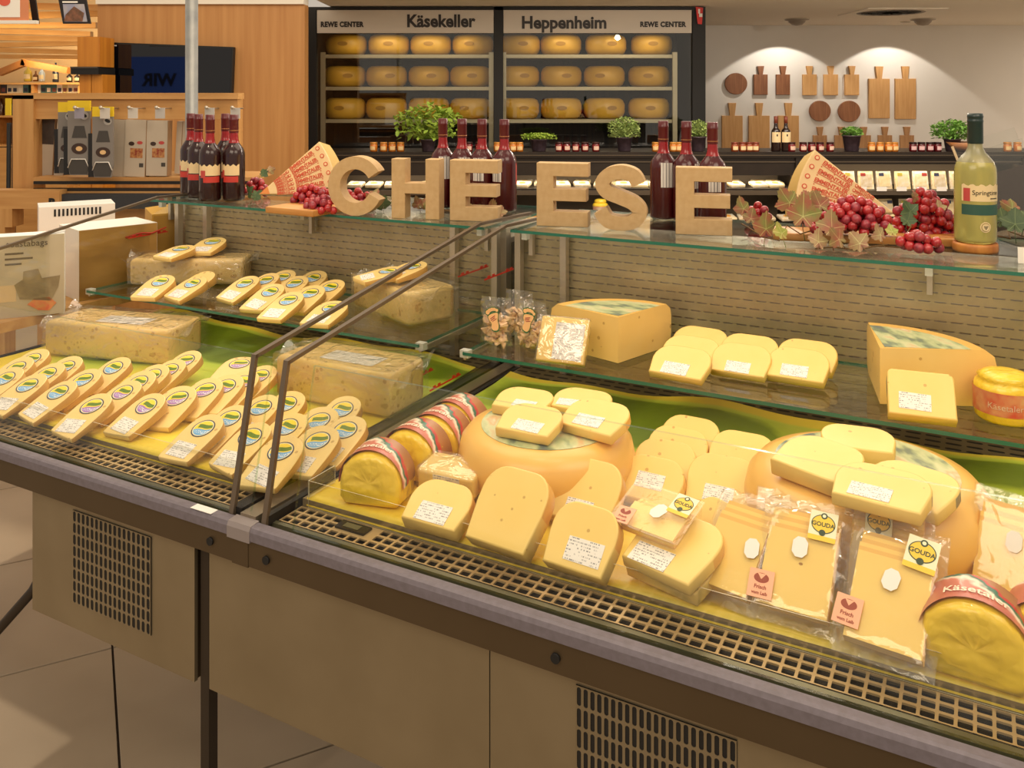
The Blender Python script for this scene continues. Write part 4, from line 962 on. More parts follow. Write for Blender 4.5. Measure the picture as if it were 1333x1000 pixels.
# --- wine bottles
wine_dark = M('dark_wine_glass', (44, 16, 14), .2, 0, None, 5, None, 0, .5, coat=.3)
wine_red = M('red_wine_glass', (74, 18, 20), .22, coat=.3)
lit_neck = M('lit_wine_neck', (150, 20, 24), .2, coat=.3)  # brighter red painted in for light shining through the neck
cap_red = M('capsule_red', (92, 16, 22), .35, coat=.2); cap_gold = M('capsule_gold', (176, 120, 70), .4, .4)
lab_cream = M('wine_label_cream', (232, 206, 158), .6); lab_red = M('wine_label_red', (196, 58, 48), .55); seal_red = M('seal_red', (190, 70, 66), .5)
back_lab = price_material('wine_back_label', 4.4, .5, .006)
def bottle_prof(r, h): return [(0, .003), (r*.8, 0), (r*.97, .003), (r, .010), (r, h*.52), (r*.975, h*.56), (r*.88, h*.60), (r*.66, h*.64), (r*.48, h*.672), (.0158, h*.71), (.0145, h*.76), (.0145, h*.995), (0, h*.995)]
def arc_patch(name, r, a0, a1, z0, z1, mat, n=14, wav=0):
    mb = MB(); vs = []
    for k in range(n+1):
        a = a0+(a1-a0)*k/n; vs += [(r*math.cos(a), r*math.sin(a), z0), (r*math.cos(a), r*math.sin(a), z1+wav*math.sin(k*1.7))]
    mb.add(vs, [(2*k, 2*k+2, 2*k+3, 2*k+1) for k in range(n)], 0, True); return mb.mesh(name, mat)
def wine_parts(r, h, body, kind):
    P = []
    pr = bottle_prof(r, h); P.append(('bottle', MB().lathe(pr, 28, mis=[0]*6+[0, 0, 1, 1, 1, 1]).mesh('bottle', [body, lit_neck])))
    P.append(('capsule', MB().lathe([(.0155, h*.79), (.0158, h*.795), (.0156, h*.93), (.0164, h*.935), (.0164, h*.95), (.0156, h*.955), (.0156, h*1.0), (.014, h*1.003), (0, h*1.003)], 20).mesh('capsule', cap_red)))
    P.append(('capsule_ring', MB().lathe([(.0157, h*.812), (.0163, h*.814), (.0163, h*.818), (.0157, h*.82)], 20).mesh('ring', cap_gold)))
    if kind == 'front':
        P.append(('front_label', arc_patch('front_label', r*1.008, -PI/2-1.1, -PI/2+1.1, h*.30, h*.42, lab_cream, 16, .004)))
        P.append(('label_band', arc_patch('label_band', r*1.012, -PI/2-.55, -PI/2+1.0, h*.22, h*.29, lab_red)))
        P.append(('seal', arc_patch('seal', r*1.02, -PI/2-.85, -PI/2-.35, h*.275, h*.36, seal_red, 8)))
    else:
        P.append(('back_label', arc_patch('back_label', r*1.008, -PI/2-.45, -PI/2+.45, h*.33, h*.58, back_lab)))
        P.append(('side_flourish', arc_patch('side_flourish', r*1.008, .25, .9, h*.30, h*.52, seal_red, 8, .006)))
    return P
def wine_bottle(P, px, t, label, rz=0, s=1.0):
    o = thing('wine_bottle', label, 'bottle', ((px-CX)/F*t, t, ZU), rz); o.scale = (s, s, s)
    for n, me in P: obj(n, me, o)
    return o
PA, PB_ = wine_parts(.038, .302, wine_dark, 'front'), wine_parts(.040, .294, wine_red, 'back')
for px, t, lab, rz in ((249, 3.27, 'dark wine bottle with cream label, rearmost beside the metal pole', -.5), (259, 3.16, 'dark wine bottle with cream label, half hidden behind the foremost one', -.4), (274, 3.07, 'dark wine bottle with cream and red label, foremost of the group of five', .25), (294, 3.24, 'dark wine bottle squeezed between others at the back of the group of five', .2), (305, 3.085, 'dark wine bottle with cream label beside the red grapes', -.3)):
    wine_bottle(PA, px, t, lab, rz)
for px, t, lab, rz in ((577, 2.90, 'red wine bottle behind the letter H', .2), (602, 2.86, 'red wine bottle behind the letter E, second of the four', .3), (628, 2.83, 'red wine bottle behind the letter E, third of the four', -.3), (657, 2.80, 'red wine bottle with side flourish at the end of the four, by the gap', -.7)):
    wine_bottle(PB_, px, t, lab, rz)
for px, t, lab, rz in ((864, 2.64, 'red wine bottle with white back label behind the letter S', .1), (894, 2.60, 'red wine bottle between two others behind the last letter E', .9), (928, 2.52, 'red wine bottle with back label behind the last letter E', -.05)):
    wine_bottle(PB_, px, t, lab, rz)
# --- pale wine
pale_glass = M('pale_wine_glass', (222, 212, 116), .22, 0, trans=.55, coat=.3)
pale_neck = M('pale_neck_glass', (206, 200, 150), .3, trans=.6, coat=.3)
cap_teal = M('capsule_dark_green', (18, 44, 42), .35, coat=.3)
pw = thing('white_wine_bottle', 'pale yellow wine bottle with dark green cap standing on a wooden disc', 'bottle', ((1270-CX)/F*2.09, 2.09, ZU+.0225), 0)
h, r = .308, .0462
obj('bottle', MB().lathe([(0, .004), (r*.82, 0), (r*.98, .004), (r, .012), (r, h*.53), (r*.97, h*.58), (r*.87, h*.625), (r*.65, h*.668), (r*.46, h*.70), (.0168, h*.735), (.0155, h*.78), (.0155, h*.99), (0, h*.99)], 32, mis=[0]*6+[1]*6).mesh('bottle', [pale_glass, pale_neck]), pw)
obj('cap', MB().lathe([(.0170, h*.765), (.0175, h*.77), (.0172, h*.93), (.0178, h*.935), (.0178, h*.945), (.017, h*.95), (.017, h*.965), (.0178, h*.97), (.0178, h*.98), (.017, h*.985), (.0165, h*1.0), (0, h*1.0)], 24).mesh('cap', cap_teal), pw)
fl = obj('front_label', arc_patch('front_label', r*1.006, -PI/2-1.15, -PI/2+1.15, h*.33, h*.455, lab_cream, 20, .0025), pw)
obj('green_band', arc_patch('green_band', r*1.006, -PI/2-1.15, -PI/2+1.15, h*.225, h*.305, M('label_green', (46, 84, 72), .5), 20), pw)
obj('crest', arc_patch('crest', r*1.012, -PI/2-1.05, -PI/2-.72, h*.33, h*.43, seal_red, 6), fl)
def bend_cyl(s, size, rr, z, mat, ang=0):
    me = text_mesh(s, size, .0002, mat, bold=.0001)
    for v in me.vertices: a = -PI/2+ang+v.co.x/rr; v.co = Vector((rr*math.cos(a), rr*math.sin(a), z+v.co.y))
    return me
ink = M('label_ink', (60, 54, 40), .6)
obj('lettering', bend_cyl('Springtime', .0155, r*1.014, h*.395, ink, .08), fl)
obj('text_line', arc_patch('text_line', r*1.012, -PI/2+.25, -PI/2+.75, h*.348, h*.356, ink, 6), fl)
sealb = thing  # placeholder name kept simple
for n_, rr, mat, dz in (('round_seal', .0125, lab_cream, .0), ('seal_ring', .0098, M('seal_olive', (150, 130, 50), .5), .0006), ('seal_centre', .0085, lab_cream, .0012)):
    me = disc_mesh(n_, rr, rr, mat, 24, .0004)
    for v in me.vertices: a = -PI/2+v.co.x/r; v.co = Vector(((r*1.008+dz+v.co.z)*math.cos(a), (r*1.008+dz+v.co.z)*math.sin(a), h*.135+v.co.y))
    obj(n_, me, pw)
gm_ = MB()
for gx, gy in ((0, -.004), (-.0018, -.001), (.0018, -.001), (-.0036, .002), (0, .002), (.0036, .002)): gm_.sphere((gx, -r*1.008-.0022, h*.135+gy), .0012, 8, 4)
obj('grape_emblem', gm_.mesh('grape_emblem', ink), pw)
burnt = M('burnt_wood', (206, 138, 62), .5, 0, (156, 84, 30), 28, (1, 1, .3), .05)
board_m = M('board_wood', (206, 150, 82), .5, 0, (186, 126, 62), 6, (1, 9, 9), .05)
def disc(px, t, r, h, label):
    o = obj('wooden_disc', MB().lathe([(0, 0), (r*.96, 0), (r, h*.25), (r, h*.75), (r*.96, h), (0, h)], 30).mesh('wooden_disc', burnt), None, ((px-CX)/F*t, t, ZU)); tag(o, label, 'wooden disc')
disc(1270, 2.09, .050, .022, 'charred wooden disc under the pale wine bottle')
disc(1232, 2.20, .046, .022, 'charred wooden disc between the grapes and the pale wine bottle')

# --- wrapped cheese wedges
wrap_m = M('printed_wrapper', (238, 206, 152), .55, 0, (230, 196, 140), 12)
rind_y = cheese_mat('wedge_rind', (226, 190, 112), (216, 178, 98))
print_red = M('print_red', (206, 84, 48), .5); print_pale = M('print_pale', (238, 200, 150), .5)
def wedge(px, py, a0, a1, R, th, yaw, lean, label, mirror, fade):
    n = 12; A0, A1 = math.radians(a0), math.radians(a1)
    pts = [(0, 0)]+[(R*math.cos(A0+(A1-A0)*k/n), R*math.sin(A0+(A1-A0)*k/n)) for k in range(n+1)]
    me = outline_mesh('cheese_wedge', pts, th, [wrap_m, rind_y], .004, 2, lambda x, y, nx, ny: 1 if math.hypot(x, y) > R*.93 else 0)
    me.transform(Matrix.Translation((0, 0, -th))); 
    mw = Matrix.Translation(pz(px, py, ZU+.021)) @ Matrix.Rotation(math.radians(yaw), 4, 'Z') @ Matrix.Rotation(math.radians(90-lean), 4, 'X')
    # keep the lowest corner on the board
    o = obj('cheese_wedge', me, None, mw=mw); tag(o, label, 'cheese')
    zmin = min((mw @ v.co).z for v in me.vertices); o.location.z += ZU+.021-zmin
    flip = a0 > 90
    span = A1-A0; tm = text_mesh('EMMENTALER', .017, .0003, print_red, 'LEFT', .95, .0006)
    wd = max(v.co.x for v in tm.vertices)
    sh = MB().box(0, wd, -.0095, -.0075, 0, .0004).mesh('print_bar', print_red)
    st = disc_mesh('stamp', .0075, .0075, print_red, 16, .0004); st2 = disc_mesh('stamp_centre', .0045, .0045, print_pale, 12, .0004); dt = disc_mesh('dot', .002, .002, print_red, 8, .0004)
    rows = 6
    for i in range(rows):
        a = A0+span*(i+.5)/rows
        for seg, (ra, sc) in enumerate(((.155, 1.0), (.078, .62))):
            if seg and i % 2 and rows > 5 and False: continue
            k = sc*min(1, R/.26); L = wd*k
            if not flip: base = Matrix.Rotation(a, 4, 'Z') @ Matrix.Translation((R*.50 if seg == 0 else R*.245, 0, .0006)) @ Matrix.Scale(k*.95, 4)
            else: base = Matrix.Rotation(a, 4, 'Z') @ Matrix.Translation(((R*.50 if seg == 0 else R*.245)+L*.95, 0, .0006)) @ Matrix.Rotation(PI, 4, 'Z') @ Matrix.Scale(k*.95, 4)
            p = obj('lettering', tm, o, mw=base); obj('print_bar', sh, p)
            q = obj('stamp', st, o, mw=Matrix.Rotation(a, 4, 'Z') @ Matrix.Translation(((R*.935 if seg == 0 else R*.46), 0, .0006)) @ Matrix.Scale(1 if seg == 0 else .6, 4)); obj('stamp_centre', st2, q, (0, 0, .0004))
        if i:
            for rr in (.4, .55, .7, .85): obj('dot', dt, o, mw=Matrix.Rotation(A0+span*i/rows, 4, 'Z') @ Matrix.Translation((R*rr, 0, .0006)))
    tip = outline_mesh('tip_cut', [(.004, .001), (.04*math.cos(A0)+.0, .04*math.sin(A0)+.001), (.04*math.cos(A1), .04*math.sin(A1))], .0005, M('tip_orange', (226, 140, 70), .5)) if not flip else None
    if tip: obj('wedge_tip', tip, o, (0, 0, .0003))
    return o
def board(px, py, w, d, yaw, label, h=.02):
    o = obj('serving_board', rbox_mesh('serving_board', w, d, h, .003, board_m, 2), None, pz(px, py, ZU)+Matrix.Rotation(math.radians(yaw), 3, 'Z') @ Vector((0, d/2, 0)), (0, 0, math.radians(yaw))); tag(o, label, 'board')
board(376, 280, .20, .15, -30, 'pale wooden board under the wrapped cheese wedge next to the letter C')
wedge(337, 260, 0, 42, .268, .11, -8, 10, 'large cheese wedge in printed wrapper lying beside the letter C', False, 0)
board(1132, 318, .46, .12, -14, 'long wooden board under the grapes and the cheese wedge by the pale wine')
wedge(1166, 290, 139, 180, .272, .11, -2, 14, 'large cheese wedge in printed wrapper behind the vine leaves', True, 0)

# --- grapes
grape_m = M('red_grape', (150, 22, 30), .22, 0, (190, 44, 48), 60, None, 0, .5, coat=.5, sss=.15)
grape_dusk = M('dusky_grape', (120, 24, 44), .35, 0, (176, 60, 70), 60, None, 0, .5, coat=.2)
stem_m = M('grape_stem', (116, 84, 40), .7)
grape_me = [MB().sphere((0, 0, 0), .0124, 14, 9, 0, 1.06).mesh('grape', m) for m in (grape_m, grape_m, grape_dusk)]
def bunch(px, py, sx, sy, sz, n, label, seed, yaw=0, lift=0, base=None):
    rnd = random.Random(seed); b = thing('grape_bunch', label, 'grapes', pz(px, py, base or ZU), math.radians(yaw)); pts = []; tries = 0
    while len(pts) < n and tries < 6000:
        tries += 1; p = Vector((rnd.uniform(-1, 1)*sx, rnd.uniform(-1, 1)*sy, rnd.random()*sz))
        if (p.x/sx)**2+(p.y/sy)**2+((p.z)/sz)**2 > 1: continue
        p.z += .0122+lift
        if all((p-q).length > .0192 for q in pts): pts.append(p)
    pts.sort(key=lambda p: p.z)
    for i, p in enumerate(pts): obj('grape', grape_me[rnd.randrange(3)], b, p, (rnd.uniform(-.6, .6), rnd.uniform(-.6, .6), rnd.uniform(0, 6)))
    obj('stem', MB().tube([(-sx*.9, 0, .014+lift), (-sx*.3, 0, sz*.6+lift), (sx*.4, .0, sz*.75+lift), (sx*.9, .01, sz*.4+lift)], .0016, 6).mesh('stem', stem_m), b)
bunch(408, 272, .072, .026, .066, 46, 'bunch of red grapes heaped before the wrapped wedge beside the letter C', 1, -14, .0)
bunch(417, 280, .045, .02, .045, 22, 'small bunch of red grapes at the edge of the pale board', 2, -12)
bunch(466, 270, .05, .03, .045, 26, 'bunch of red grapes seen through the letter C', 3, -10)
bunch(334, 256, .04, .03, .055, 22, 'bunch of red grapes between dark wine bottles and wedge', 4, 0)
bunch(1110, 306, .098, .036, .078, 84, 'wide bunch of red grapes on the long board before the wedge', 5, -12, .0, ZU+.0215)
bunch(1203, 312, .078, .036, .112, 92, 'tall bunch of red grapes next to the pale wine bottle', 6, -8, .0, ZU+.001)
bunch(1197, 330, .048, .022, .040, 24, 'low bunch of red grapes spilling over the glass edge by the disc', 7, -8)
bunch(988, 292, .030, .024, .045, 14, 'few red grapes half hidden by vine leaves beside the last letter', 8, 0)
# --- vine leaves
def leaf_mat(name, c, c2, vein):
    m, t, b = newmat(name); tc = t.new('ShaderNodeTexCoord'); nz = t.new('ShaderNodeTexNoise'); nz.inputs['Scale'].default_value = 30; nz.inputs['Detail'].default_value = 3; t.link(tc.outputs['Object'], nz.inputs['Vector'])
    sep = t.new('ShaderNodeSeparateXYZ'); t.link(tc.outputs['Object'], sep.inputs[0])
    an = t.math('ARCTAN2', sep.outputs[0], sep.outputs[1]); v = t.math('ABSOLUTE', t.math('SINE', t.math('MULTIPLY', an, 2.57)))
    rad = t.math('SQRT', t.math('ADD', t.math('MULTIPLY', sep.outputs[0], sep.outputs[0]), t.math('MULTIPLY', sep.outputs[1], sep.outputs[1])))
    vv = t.math('LESS_THAN', t.math('MULTIPLY', v, rad), .0016)
    r = t.new('ShaderNodeValToRGB'); r.color_ramp.elements[0].position = .38; r.color_ramp.elements[1].position = .62; t.link(nz.outputs[0], r.inputs[0])
    col = t.mix(r.outputs[0], lin(c), lin(c2)); col = t.mix(t.math('MULTIPLY', vv, .7), col, lin(vein)); t.link(col, b.inputs['Base Color']); b.inputs['Roughness'].default_value = .55; return m
leaf_ms = [leaf_mat('leaf_green_red', (132, 134, 70), (158, 92, 70), (190, 190, 120)), leaf_mat('leaf_lime', (150, 160, 70), (176, 160, 86), (214, 214, 140)), leaf_mat('leaf_rust', (150, 82, 62), (134, 118, 70), (196, 170, 116)), leaf_mat('leaf_dark', (60, 82, 48), (78, 96, 56), (120, 136, 84)), leaf_mat('leaf_pale', (168, 150, 104), (158, 110, 88), (212, 206, 150))]
def leaf_mesh(mat, seed):
    rnd = random.Random(seed); out = []
    lobes = [(-2.45, .55), (-1.2, .82), (0, 1.0), (1.2, .82), (2.45, .55)]
    for i, (a, rr) in enumerate(lobes):
        if i: 
            pa = lobes[i-1]; m = (a+pa[0])/2; out.append((m, .60))
        out += [(a-.42, rr*.80), (a-.34, rr*.76), (a-.22, rr*.92), (a-.16, rr*.87), (a, rr), (a+.16, rr*.87), (a+.22, rr*.92), (a+.34, rr*.76), (a+.42, rr*.80)]
    pts = [(math.sin(a)*q*.04*rnd.uniform(.95, 1.05), math.cos(a)*q*.04*rnd.uniform(.95, 1.05)) for a, q in out]+[(0, -.006)]
    c = (0, 0); n = len(pts); bend = rnd.uniform(.3, .9)
    def Z(x, y): return -9*bend*(x*x)+4*(y*y)*rnd.choice((1, 1))+.004*math.sin(80*x+seed)
    mb = MB(); vs = [(0, 0, .002)]+[(x*.5, y*.5, Z(x*.5, y*.5)+.0005) for x, y in pts]+[(x, y, Z(x, y)) for x, y in pts]
    fs = [(0, 1+k, 1+(k+1) % n) for k in range(n)]+[(1+k, 1+n+k, 1+n+(k+1) % n, 1+(k+1) % n) for k in range(n)]
    mb.add(vs, fs, 0, True); mb.tube([(0, 0, .001), (0, -.02, -.004), (.004, -.04, -.012)], .0009, 5)
    return mb.mesh('leaf', mat)
leaf_mes = [[leaf_mesh(m, 10*i+k) for k in range(2)] for i, m in enumerate(leaf_ms)]
def garland(label, pts, seed, cat='garland'):
    rnd = random.Random(seed); P = [((x-CX)/F*t, t, EYE-(y-HY)/F*t) for x, y, t, c, s in pts]
    base = Vector((sum(p[0] for p in P)/len(P), sum(p[1] for p in P)/len(P), ZU)); g = thing('vine_leaf_garland', label, cat, base)
    for (x, y, t, c, s), p in zip(pts, P):
        me = leaf_mes[c][rnd.randrange(2)]; q = Vector(p)-base; s *= 1.12; q.z = max(q.z, .030*s)
        o = obj('leaf', me, g, q, (math.radians(rnd.uniform(48, 84)), math.radians(rnd.uniform(-22, 22)), math.radians(rnd.uniform(-50, 40)))); o.scale = (s, s, s)
        o.rotation_euler.rotate_axis('Z', rnd.uniform(-1.2, 1.2))
    st = [(p[0]-base.x, p[1]-base.y+.02, max(.008, (p[2]-ZU)*.35)) for p in P]
    obj('stem', MB().tube(st, .0018, 6).mesh('stem', stem_m), g)
garland('vine leaf garland of green and rust leaves between the last letter and the wedge', [(968, 272, 2.36, 0, .8), (978, 285, 2.34, 2, .7), (997, 298, 2.20, 0, 1.0), (1018, 304, 2.15, 1, .75), (1028, 264, 2.26, 0, 1.05), (1046, 282, 2.17, 0, 1.3), (1068, 268, 2.2, 2, .9), (1052, 262, 2.28, 0, .9), (1083, 298, 2.10, 2, 1.1), (1066, 318, 2.06, 4, .8), (1092, 312, 2.06, 2, .85), (1120, 320, 2.04, 4, .8), (1146, 306, 2.05, 4, .7), (1162, 302, 2.06, 1, .5)], 3)
garland('vine leaves and stems lying behind the letter H and the first E', [(545, 272, 2.78, 2, .7), (552, 266, 2.8, 0, .6), (606, 280, 2.7, 0, .7), (622, 276, 2.68, 1, .6), (640, 278, 2.62, 2, .8), (652, 284, 2.60, 4, .6), (565, 278, 2.75, 3, .6)], 5)
garland('green vine leaves behind the letter C', [(478, 262, 2.82, 0, .7), (492, 268, 2.80, 3, .8), (500, 272, 2.78, 3, .7), (488, 254, 2.86, 0, .6), (426, 250, 2.86, 3, .5)], 6)
garland('dark green leaves between the dark wine bottles and the wrapped wedge', [(326, 252, 3.04, 3, .8), (333, 258, 3.0, 3, .7), (343, 226, 3.1, 3, .6), (352, 222, 3.1, 4, .5)], 7)
garland('dark vine leaves beside the slanted leaflet holder', [(1306, 286, 2.15, 3, .9), (1322, 292, 2.12, 3, 1.0), (1318, 272, 2.18, 0, .8), (1340, 284, 2.12, 3, 1.0)], 8)
garland('single dark leaves over the tall grape bunch', [(1186, 276, 2.13, 3, .7), (1182, 288, 2.12, 3, .6), (1192, 256, 2.2, 2, .5), (1222, 272, 2.22, 4, .6)], 9)
# --- leaflet holder and card
lh = thing('leaflet_holder', 'slanted clear leaflet holder with dark leaflets beside the pale wine bottle', 'leaflet holder', ((1322-CX)/F*2.3, 2.3, ZU), math.radians(-16))
def slab(w, h, th, lean, x, y, z, mat, name, roll=0):
    o = obj(name, MB().box(-w/2, w/2, 0, th, 0, h).mesh(name, mat), lh, (x, y, z), (math.radians(lean), math.radians(roll), 0))
slab(.16, .22, .003, -14, .02, .0, .03, acrylic, 'front_sheet', -18); slab(.155, .15, .012, -14, .02, .006, .03, M('dark_leaflet', (48, 28, 16), .4), 'leaflet', -18)
slab(.16, .26, .003, -14, .02, .02, .02, acrylic, 'back_sheet', -18); slab(.006, .22, .006, -14, -.075, -.002, .03, M('holder_edge', (206, 180, 140), .3), 'bright_edge', -18)
obj('foot', MB().box(-.06, .12, -.02, .10, 0, .004).mesh('foot', acrylic), lh)
pc = obj('price_card', MB().box(-.03, .03, 0, .002, 0, .036).mesh('price_card', price_material('card_print', 7.7, .5, .006)), None, pz(1346, 344, ZU), (math.radians(-8), 0, math.radians(-20))); tag(pc, 'small white price card at the edge of the upper glass', 'price card')
pc.data.transform(Matrix.Identity(4))
# ================================================================ BACKGROUND: CHEESE CELLAR, SHELF UNIT, WALL
def bxw(name, x0, x1, y0, y1, z0, z1, mat, parent, bev=None):
    if parent: 
        l = parent.location; x0 -= l.x; x1 -= l.x; y0 -= l.y; y1 -= l.y; z0 -= l.z; z1 -= l.z
    return obj(name, MB().box(x0, x1, y0, y1, z0, z1).mesh(name, mat), parent)
def PX(px, t): return (px-CX)/F*t
def PZ(py, t): return EYE-(py-HY)/F*t
TF = 7.63
sign_m = M('sign_panel', (206, 196, 182), .5); sign_txt = M('sign_text', (38, 30, 26), .5)
cell_back = M('cellar_back', (52, 40, 30), .7, 0, (30, 26, 30), 3, (14, 1, .5))
shelf_steel = M('cellar_shelf_steel', (176, 164, 136), .4, .5)
kk = thing('cheese_cellar_cabinet', 'black framed glass cabinet full of yellow cheese rounds under lettered signs', 'cabinet', (PX(655, TF), TF, 0))
x0, x1 = PX(397, TF), PX(919, TF); zt, zb = PZ(9, TF), .0
bxw('frame_post', x0, PX(412, TF), TF, TF+.75, 0, zt, black, kk); bxw('frame_post', PX(902, TF), x1, TF, TF+.75, 0, zt, black, kk)
bxw('frame_mullion', PX(643.5, TF), PX(655.5, TF), TF, TF+.10, 0, zt, black, kk)
bxw('frame_head', PX(412, TF), PX(902, TF), TF, TF+.75, PZ(13, TF), zt, black, kk)
bxw('back_panel', PX(412, TF), PX(902, TF), TF+.72, TF+.75, 0, PZ(13, TF), cell_back, kk)
bxw('plinth', PX(412, TF), PX(902, TF), TF+.02, TF+.72, 0, .9, black, kk)
for a, b, txts in ((413, 643, (('REWE CENTER', 446, 32, .061, 'b'), ('Käsekeller', 575, 28, .152, 'n'))), (656, 901, (('Heppenheim', 735, 30, .150, 'n'), ('REWE CENTER', 864, 32, .061, 'b')))):
    s = bxw('sign_panel', PX(a, TF), PX(b, TF), TF+.005, TF+.02, PZ(43, TF), PZ(13, TF), sign_m, kk)
    for t_, px, py, sz, k in txts:
        me = text_mesh(t_, sz, .002, sign_txt, 'CENTER', 1.0 if k == 'n' else 1.12, .0048 if k == 'n' else .0034)
        xs = [v.co.x for v in me.vertices]; w = max(xs)-min(xs); want = {'Käsekeller': 89, 'Heppenheim': 110, 'REWE CENTER': 56 if px < 600 else 60}[t_]/F*TF
        for v in me.vertices: v.co.x = (v.co.x-(max(xs)+min(xs))/2)*want/w
        obj('lettering', me, s, (PX(px, TF)-kk.location.x, .003, PZ(py, TF)), (PI/2, 0, 0))
    bxw('window_pane', PX(a, TF), PX(b, TF), TF+.03, TF+.034, PZ(196, TF), PZ(43, TF), glass_win, kk)
TW = 8.0
shelf_rows = [(71.5, 73), (113.5, 115), (156, 159)]
for a, b in ((421, 640), (656.5, 879)):
    for (yt, yc) in shelf_rows:
        bxw('wire_shelf', PX(a, TW-.22), PX(b, TW-.22), TW-.23, TW+.24, PZ(yt+4.0, TW-.23), PZ(yt-.5, TW-.23), shelf_steel, kk)
    for px in (a, b):
        bxw('shelf_post', PX(px-3, TW-.25), PX(px+3, TW-.25), TW-.26, TW-.23, .9, PZ(68, TW-.25), shelf_steel, kk)
yel = cheese_mat('cellar_cheese', (232, 182, 66), (218, 164, 48), 0, 22, .1)
emboss = M('cellar_stamp', (176, 128, 40), .6)
rc_me = MB().lathe([(0, 0), (.14, 0), (.17, .02), (.187, .06), (.187, .13), (.17, .17), (.14, .188), (0, .19)], 36).mesh('round_cheese', yel)
em_me = disc_mesh('stamp_mark', .045, .02, emboss, 24, .002)
names = ('topmost', 'middle', 'lowest')
cent = [[[451.5, 507, 561.5, 616], [450, 504, 559, 613], [450, 504, 559, 613]], [[677, 730.5, 789, 848.5], [676, 731, 787, 845], [676, 731, 787, 845]]]
for side in (0, 1):
    for r_ in range(3):
        for k, px in enumerate(cent[side][r_]):
            z = PZ(shelf_rows[r_][0]-.5, TW-.23); 
            o = obj('round_cheese', rc_me, None, (PX(px, TW), TW, z+.0005), (0, 0, random.uniform(-.3, .3)))
            nm = ('first', 'second', 'third', 'fourth')[k]
            tag(o, f'yellow cheese round, {nm} from the {"outer" if side == 0 else "mullion"} post on the {names[r_]} shelf under the {"Käsekeller" if side == 0 else "Heppenheim"} sign', 'cheese', 'cheese rounds in the cellar cabinet')
            o['label'] = f'{nm} cheese round from the {"oak wall" if side == 0 else "mullion"}, {names[r_]} cabinet shelf under the {"Käsekeller" if side == 0 else "Heppenheim"} sign'
            obj('stamp_mark', em_me, o, (0, -.187, .10), (PI/2, 0, 0))
for px in (500, 575, 735, 830):
    area_light((PX(px, 7.70), 7.70, PZ(44, 7.70)-.01), (PX(px, 7.75), 7.84, 1.3), .5, .04, .9, (1, .82, .5))
# little sale ribbon on the frame corner
rib = MB(); 
rib = obj('corner_flag', outline_mesh('corner_flag', [(0, 0), (.065, -.01), (.055, -.155), (.018, -.15)], .004, M('flag_red', (206, 44, 36), .5)), None, (PX(906, TF-.02), TF-.02, PZ(9, TF)), (PI/2, 0, 0)); tag(rib, 'small red and white flag at the cabinet frame corner', 'flag')
obj('white_patch', MB().box(.022, .038, -.06, -.02, .004, .006).mesh('patch', white), rib); obj('white_patch', MB().box(.03, .058, -.09, -.06, .004, .006).mesh('patch', white), rib)

# --- long refrigerated shelf unit
TC = 7.0
unit_m = M('unit_dark', (44, 34, 26), .4, .2, (34, 26, 20), 6); rail_m = M('unit_rail', (96, 84, 70), .35, .5); inner_m = M('unit_inner', (150, 130, 104), .6)
un = thing('chilled_wall_unit', 'long dark chilled shelf unit with jars and herb pots on its top', 'shelf unit', (2.0, TC+.2, 0))
ux0, ux1 = PX(405, TC), 5.2
ztop = PZ(198, TC)
bxw('top_board', ux0, ux1, TC, TC+.52, ztop-.045, ztop, unit_m, un); bxw('top_rail', ux0, ux1, TC-.008, TC, ztop-.03, ztop-.022, rail_m, un)
bxw('header', ux0, PX(1037, TC), TC+.03, TC+.06, ztop-.19, ztop-.045, unit_m, un); bxw('header', PX(1037, TC), ux1, TC+.03, TC+.06, ztop-.10, ztop-.045, unit_m, un)
bxw('header_rail', ux0, ux1, TC+.02, TC+.03, ztop-.085, ztop-.075, rail_m, un)
bxw('back_wall', ux0, ux1, TC+.49, TC+.52, 0, ztop-.045, inner_m, un)
for px in (405, 643, 1037, 1333): bxw('side_panel', PX(px, TC), PX(px, TC)+.04, TC+.01, TC+.52, 0, ztop-.045, unit_m, un)
bxw('base', ux0, ux1, TC-.25, TC+.49, 0, .48, unit_m, un)
sh_y = [248, 300]
for py in sh_y:
    z = PZ(py, TC-.02); bxw('shelf', ux0, ux1, TC-.02, TC+.49, z-.02, z, unit_m, un); bxw('price_rail', ux0, ux1, TC-.035, TC-.02, z-.035, z+.002, rail_m, un)
for px in (520, 700, 860, 1010, 1140, 1280):
    X = PX(px, TC); area_light((X, TC+.10, ztop-.20 if px < 1037 else ztop-.11), (X, TC+.22, .6), .9, .06, 2.2, (1, .86, .66))
# packs on the unit's shelves
def pack_mats():
    return [M('pack_%d' % i, c, .3, 0, c2, 30, None, .05, coat=.4) for i, (c, c2) in enumerate([((240, 222, 178), (232, 206, 150)), ((236, 226, 206), (240, 214, 160)), ((230, 200, 140), (240, 226, 196)), ((226, 214, 196), (210, 186, 140))])]
pms = pack_mats()
stamp_m = [M('pack_mark_%d' % i, c, .5) for i, c in enumerate([(60, 66, 90), (196, 178, 70), (170, 60, 50)])]
pk_me = []
for i in range(4):
    mb = MB(); w, h, th = .125, .145, .03
    mb.add([(-w/2, 0, 0), (w/2, 0, 0), (w/2, th, 0), (-w/2, th, 0), (-w/2*.94, .012, h), (w/2*.94, .012, h), (w/2*.94, .02, h), (-w/2*.94, .02, h)], [(0, 3, 2, 1), (4, 5, 6, 7), (0, 1, 5, 4), (1, 2, 6, 5), (2, 3, 7, 6), (3, 0, 4, 7)]); pk_me.append(mb.mesh('cheese_pack', pms[i]))
pf_me = [MB().box(-.045, .045, -.004, -.002, .02, .12).mesh('pack_front', pms[(i+1) % 4]) for i in range(4)]
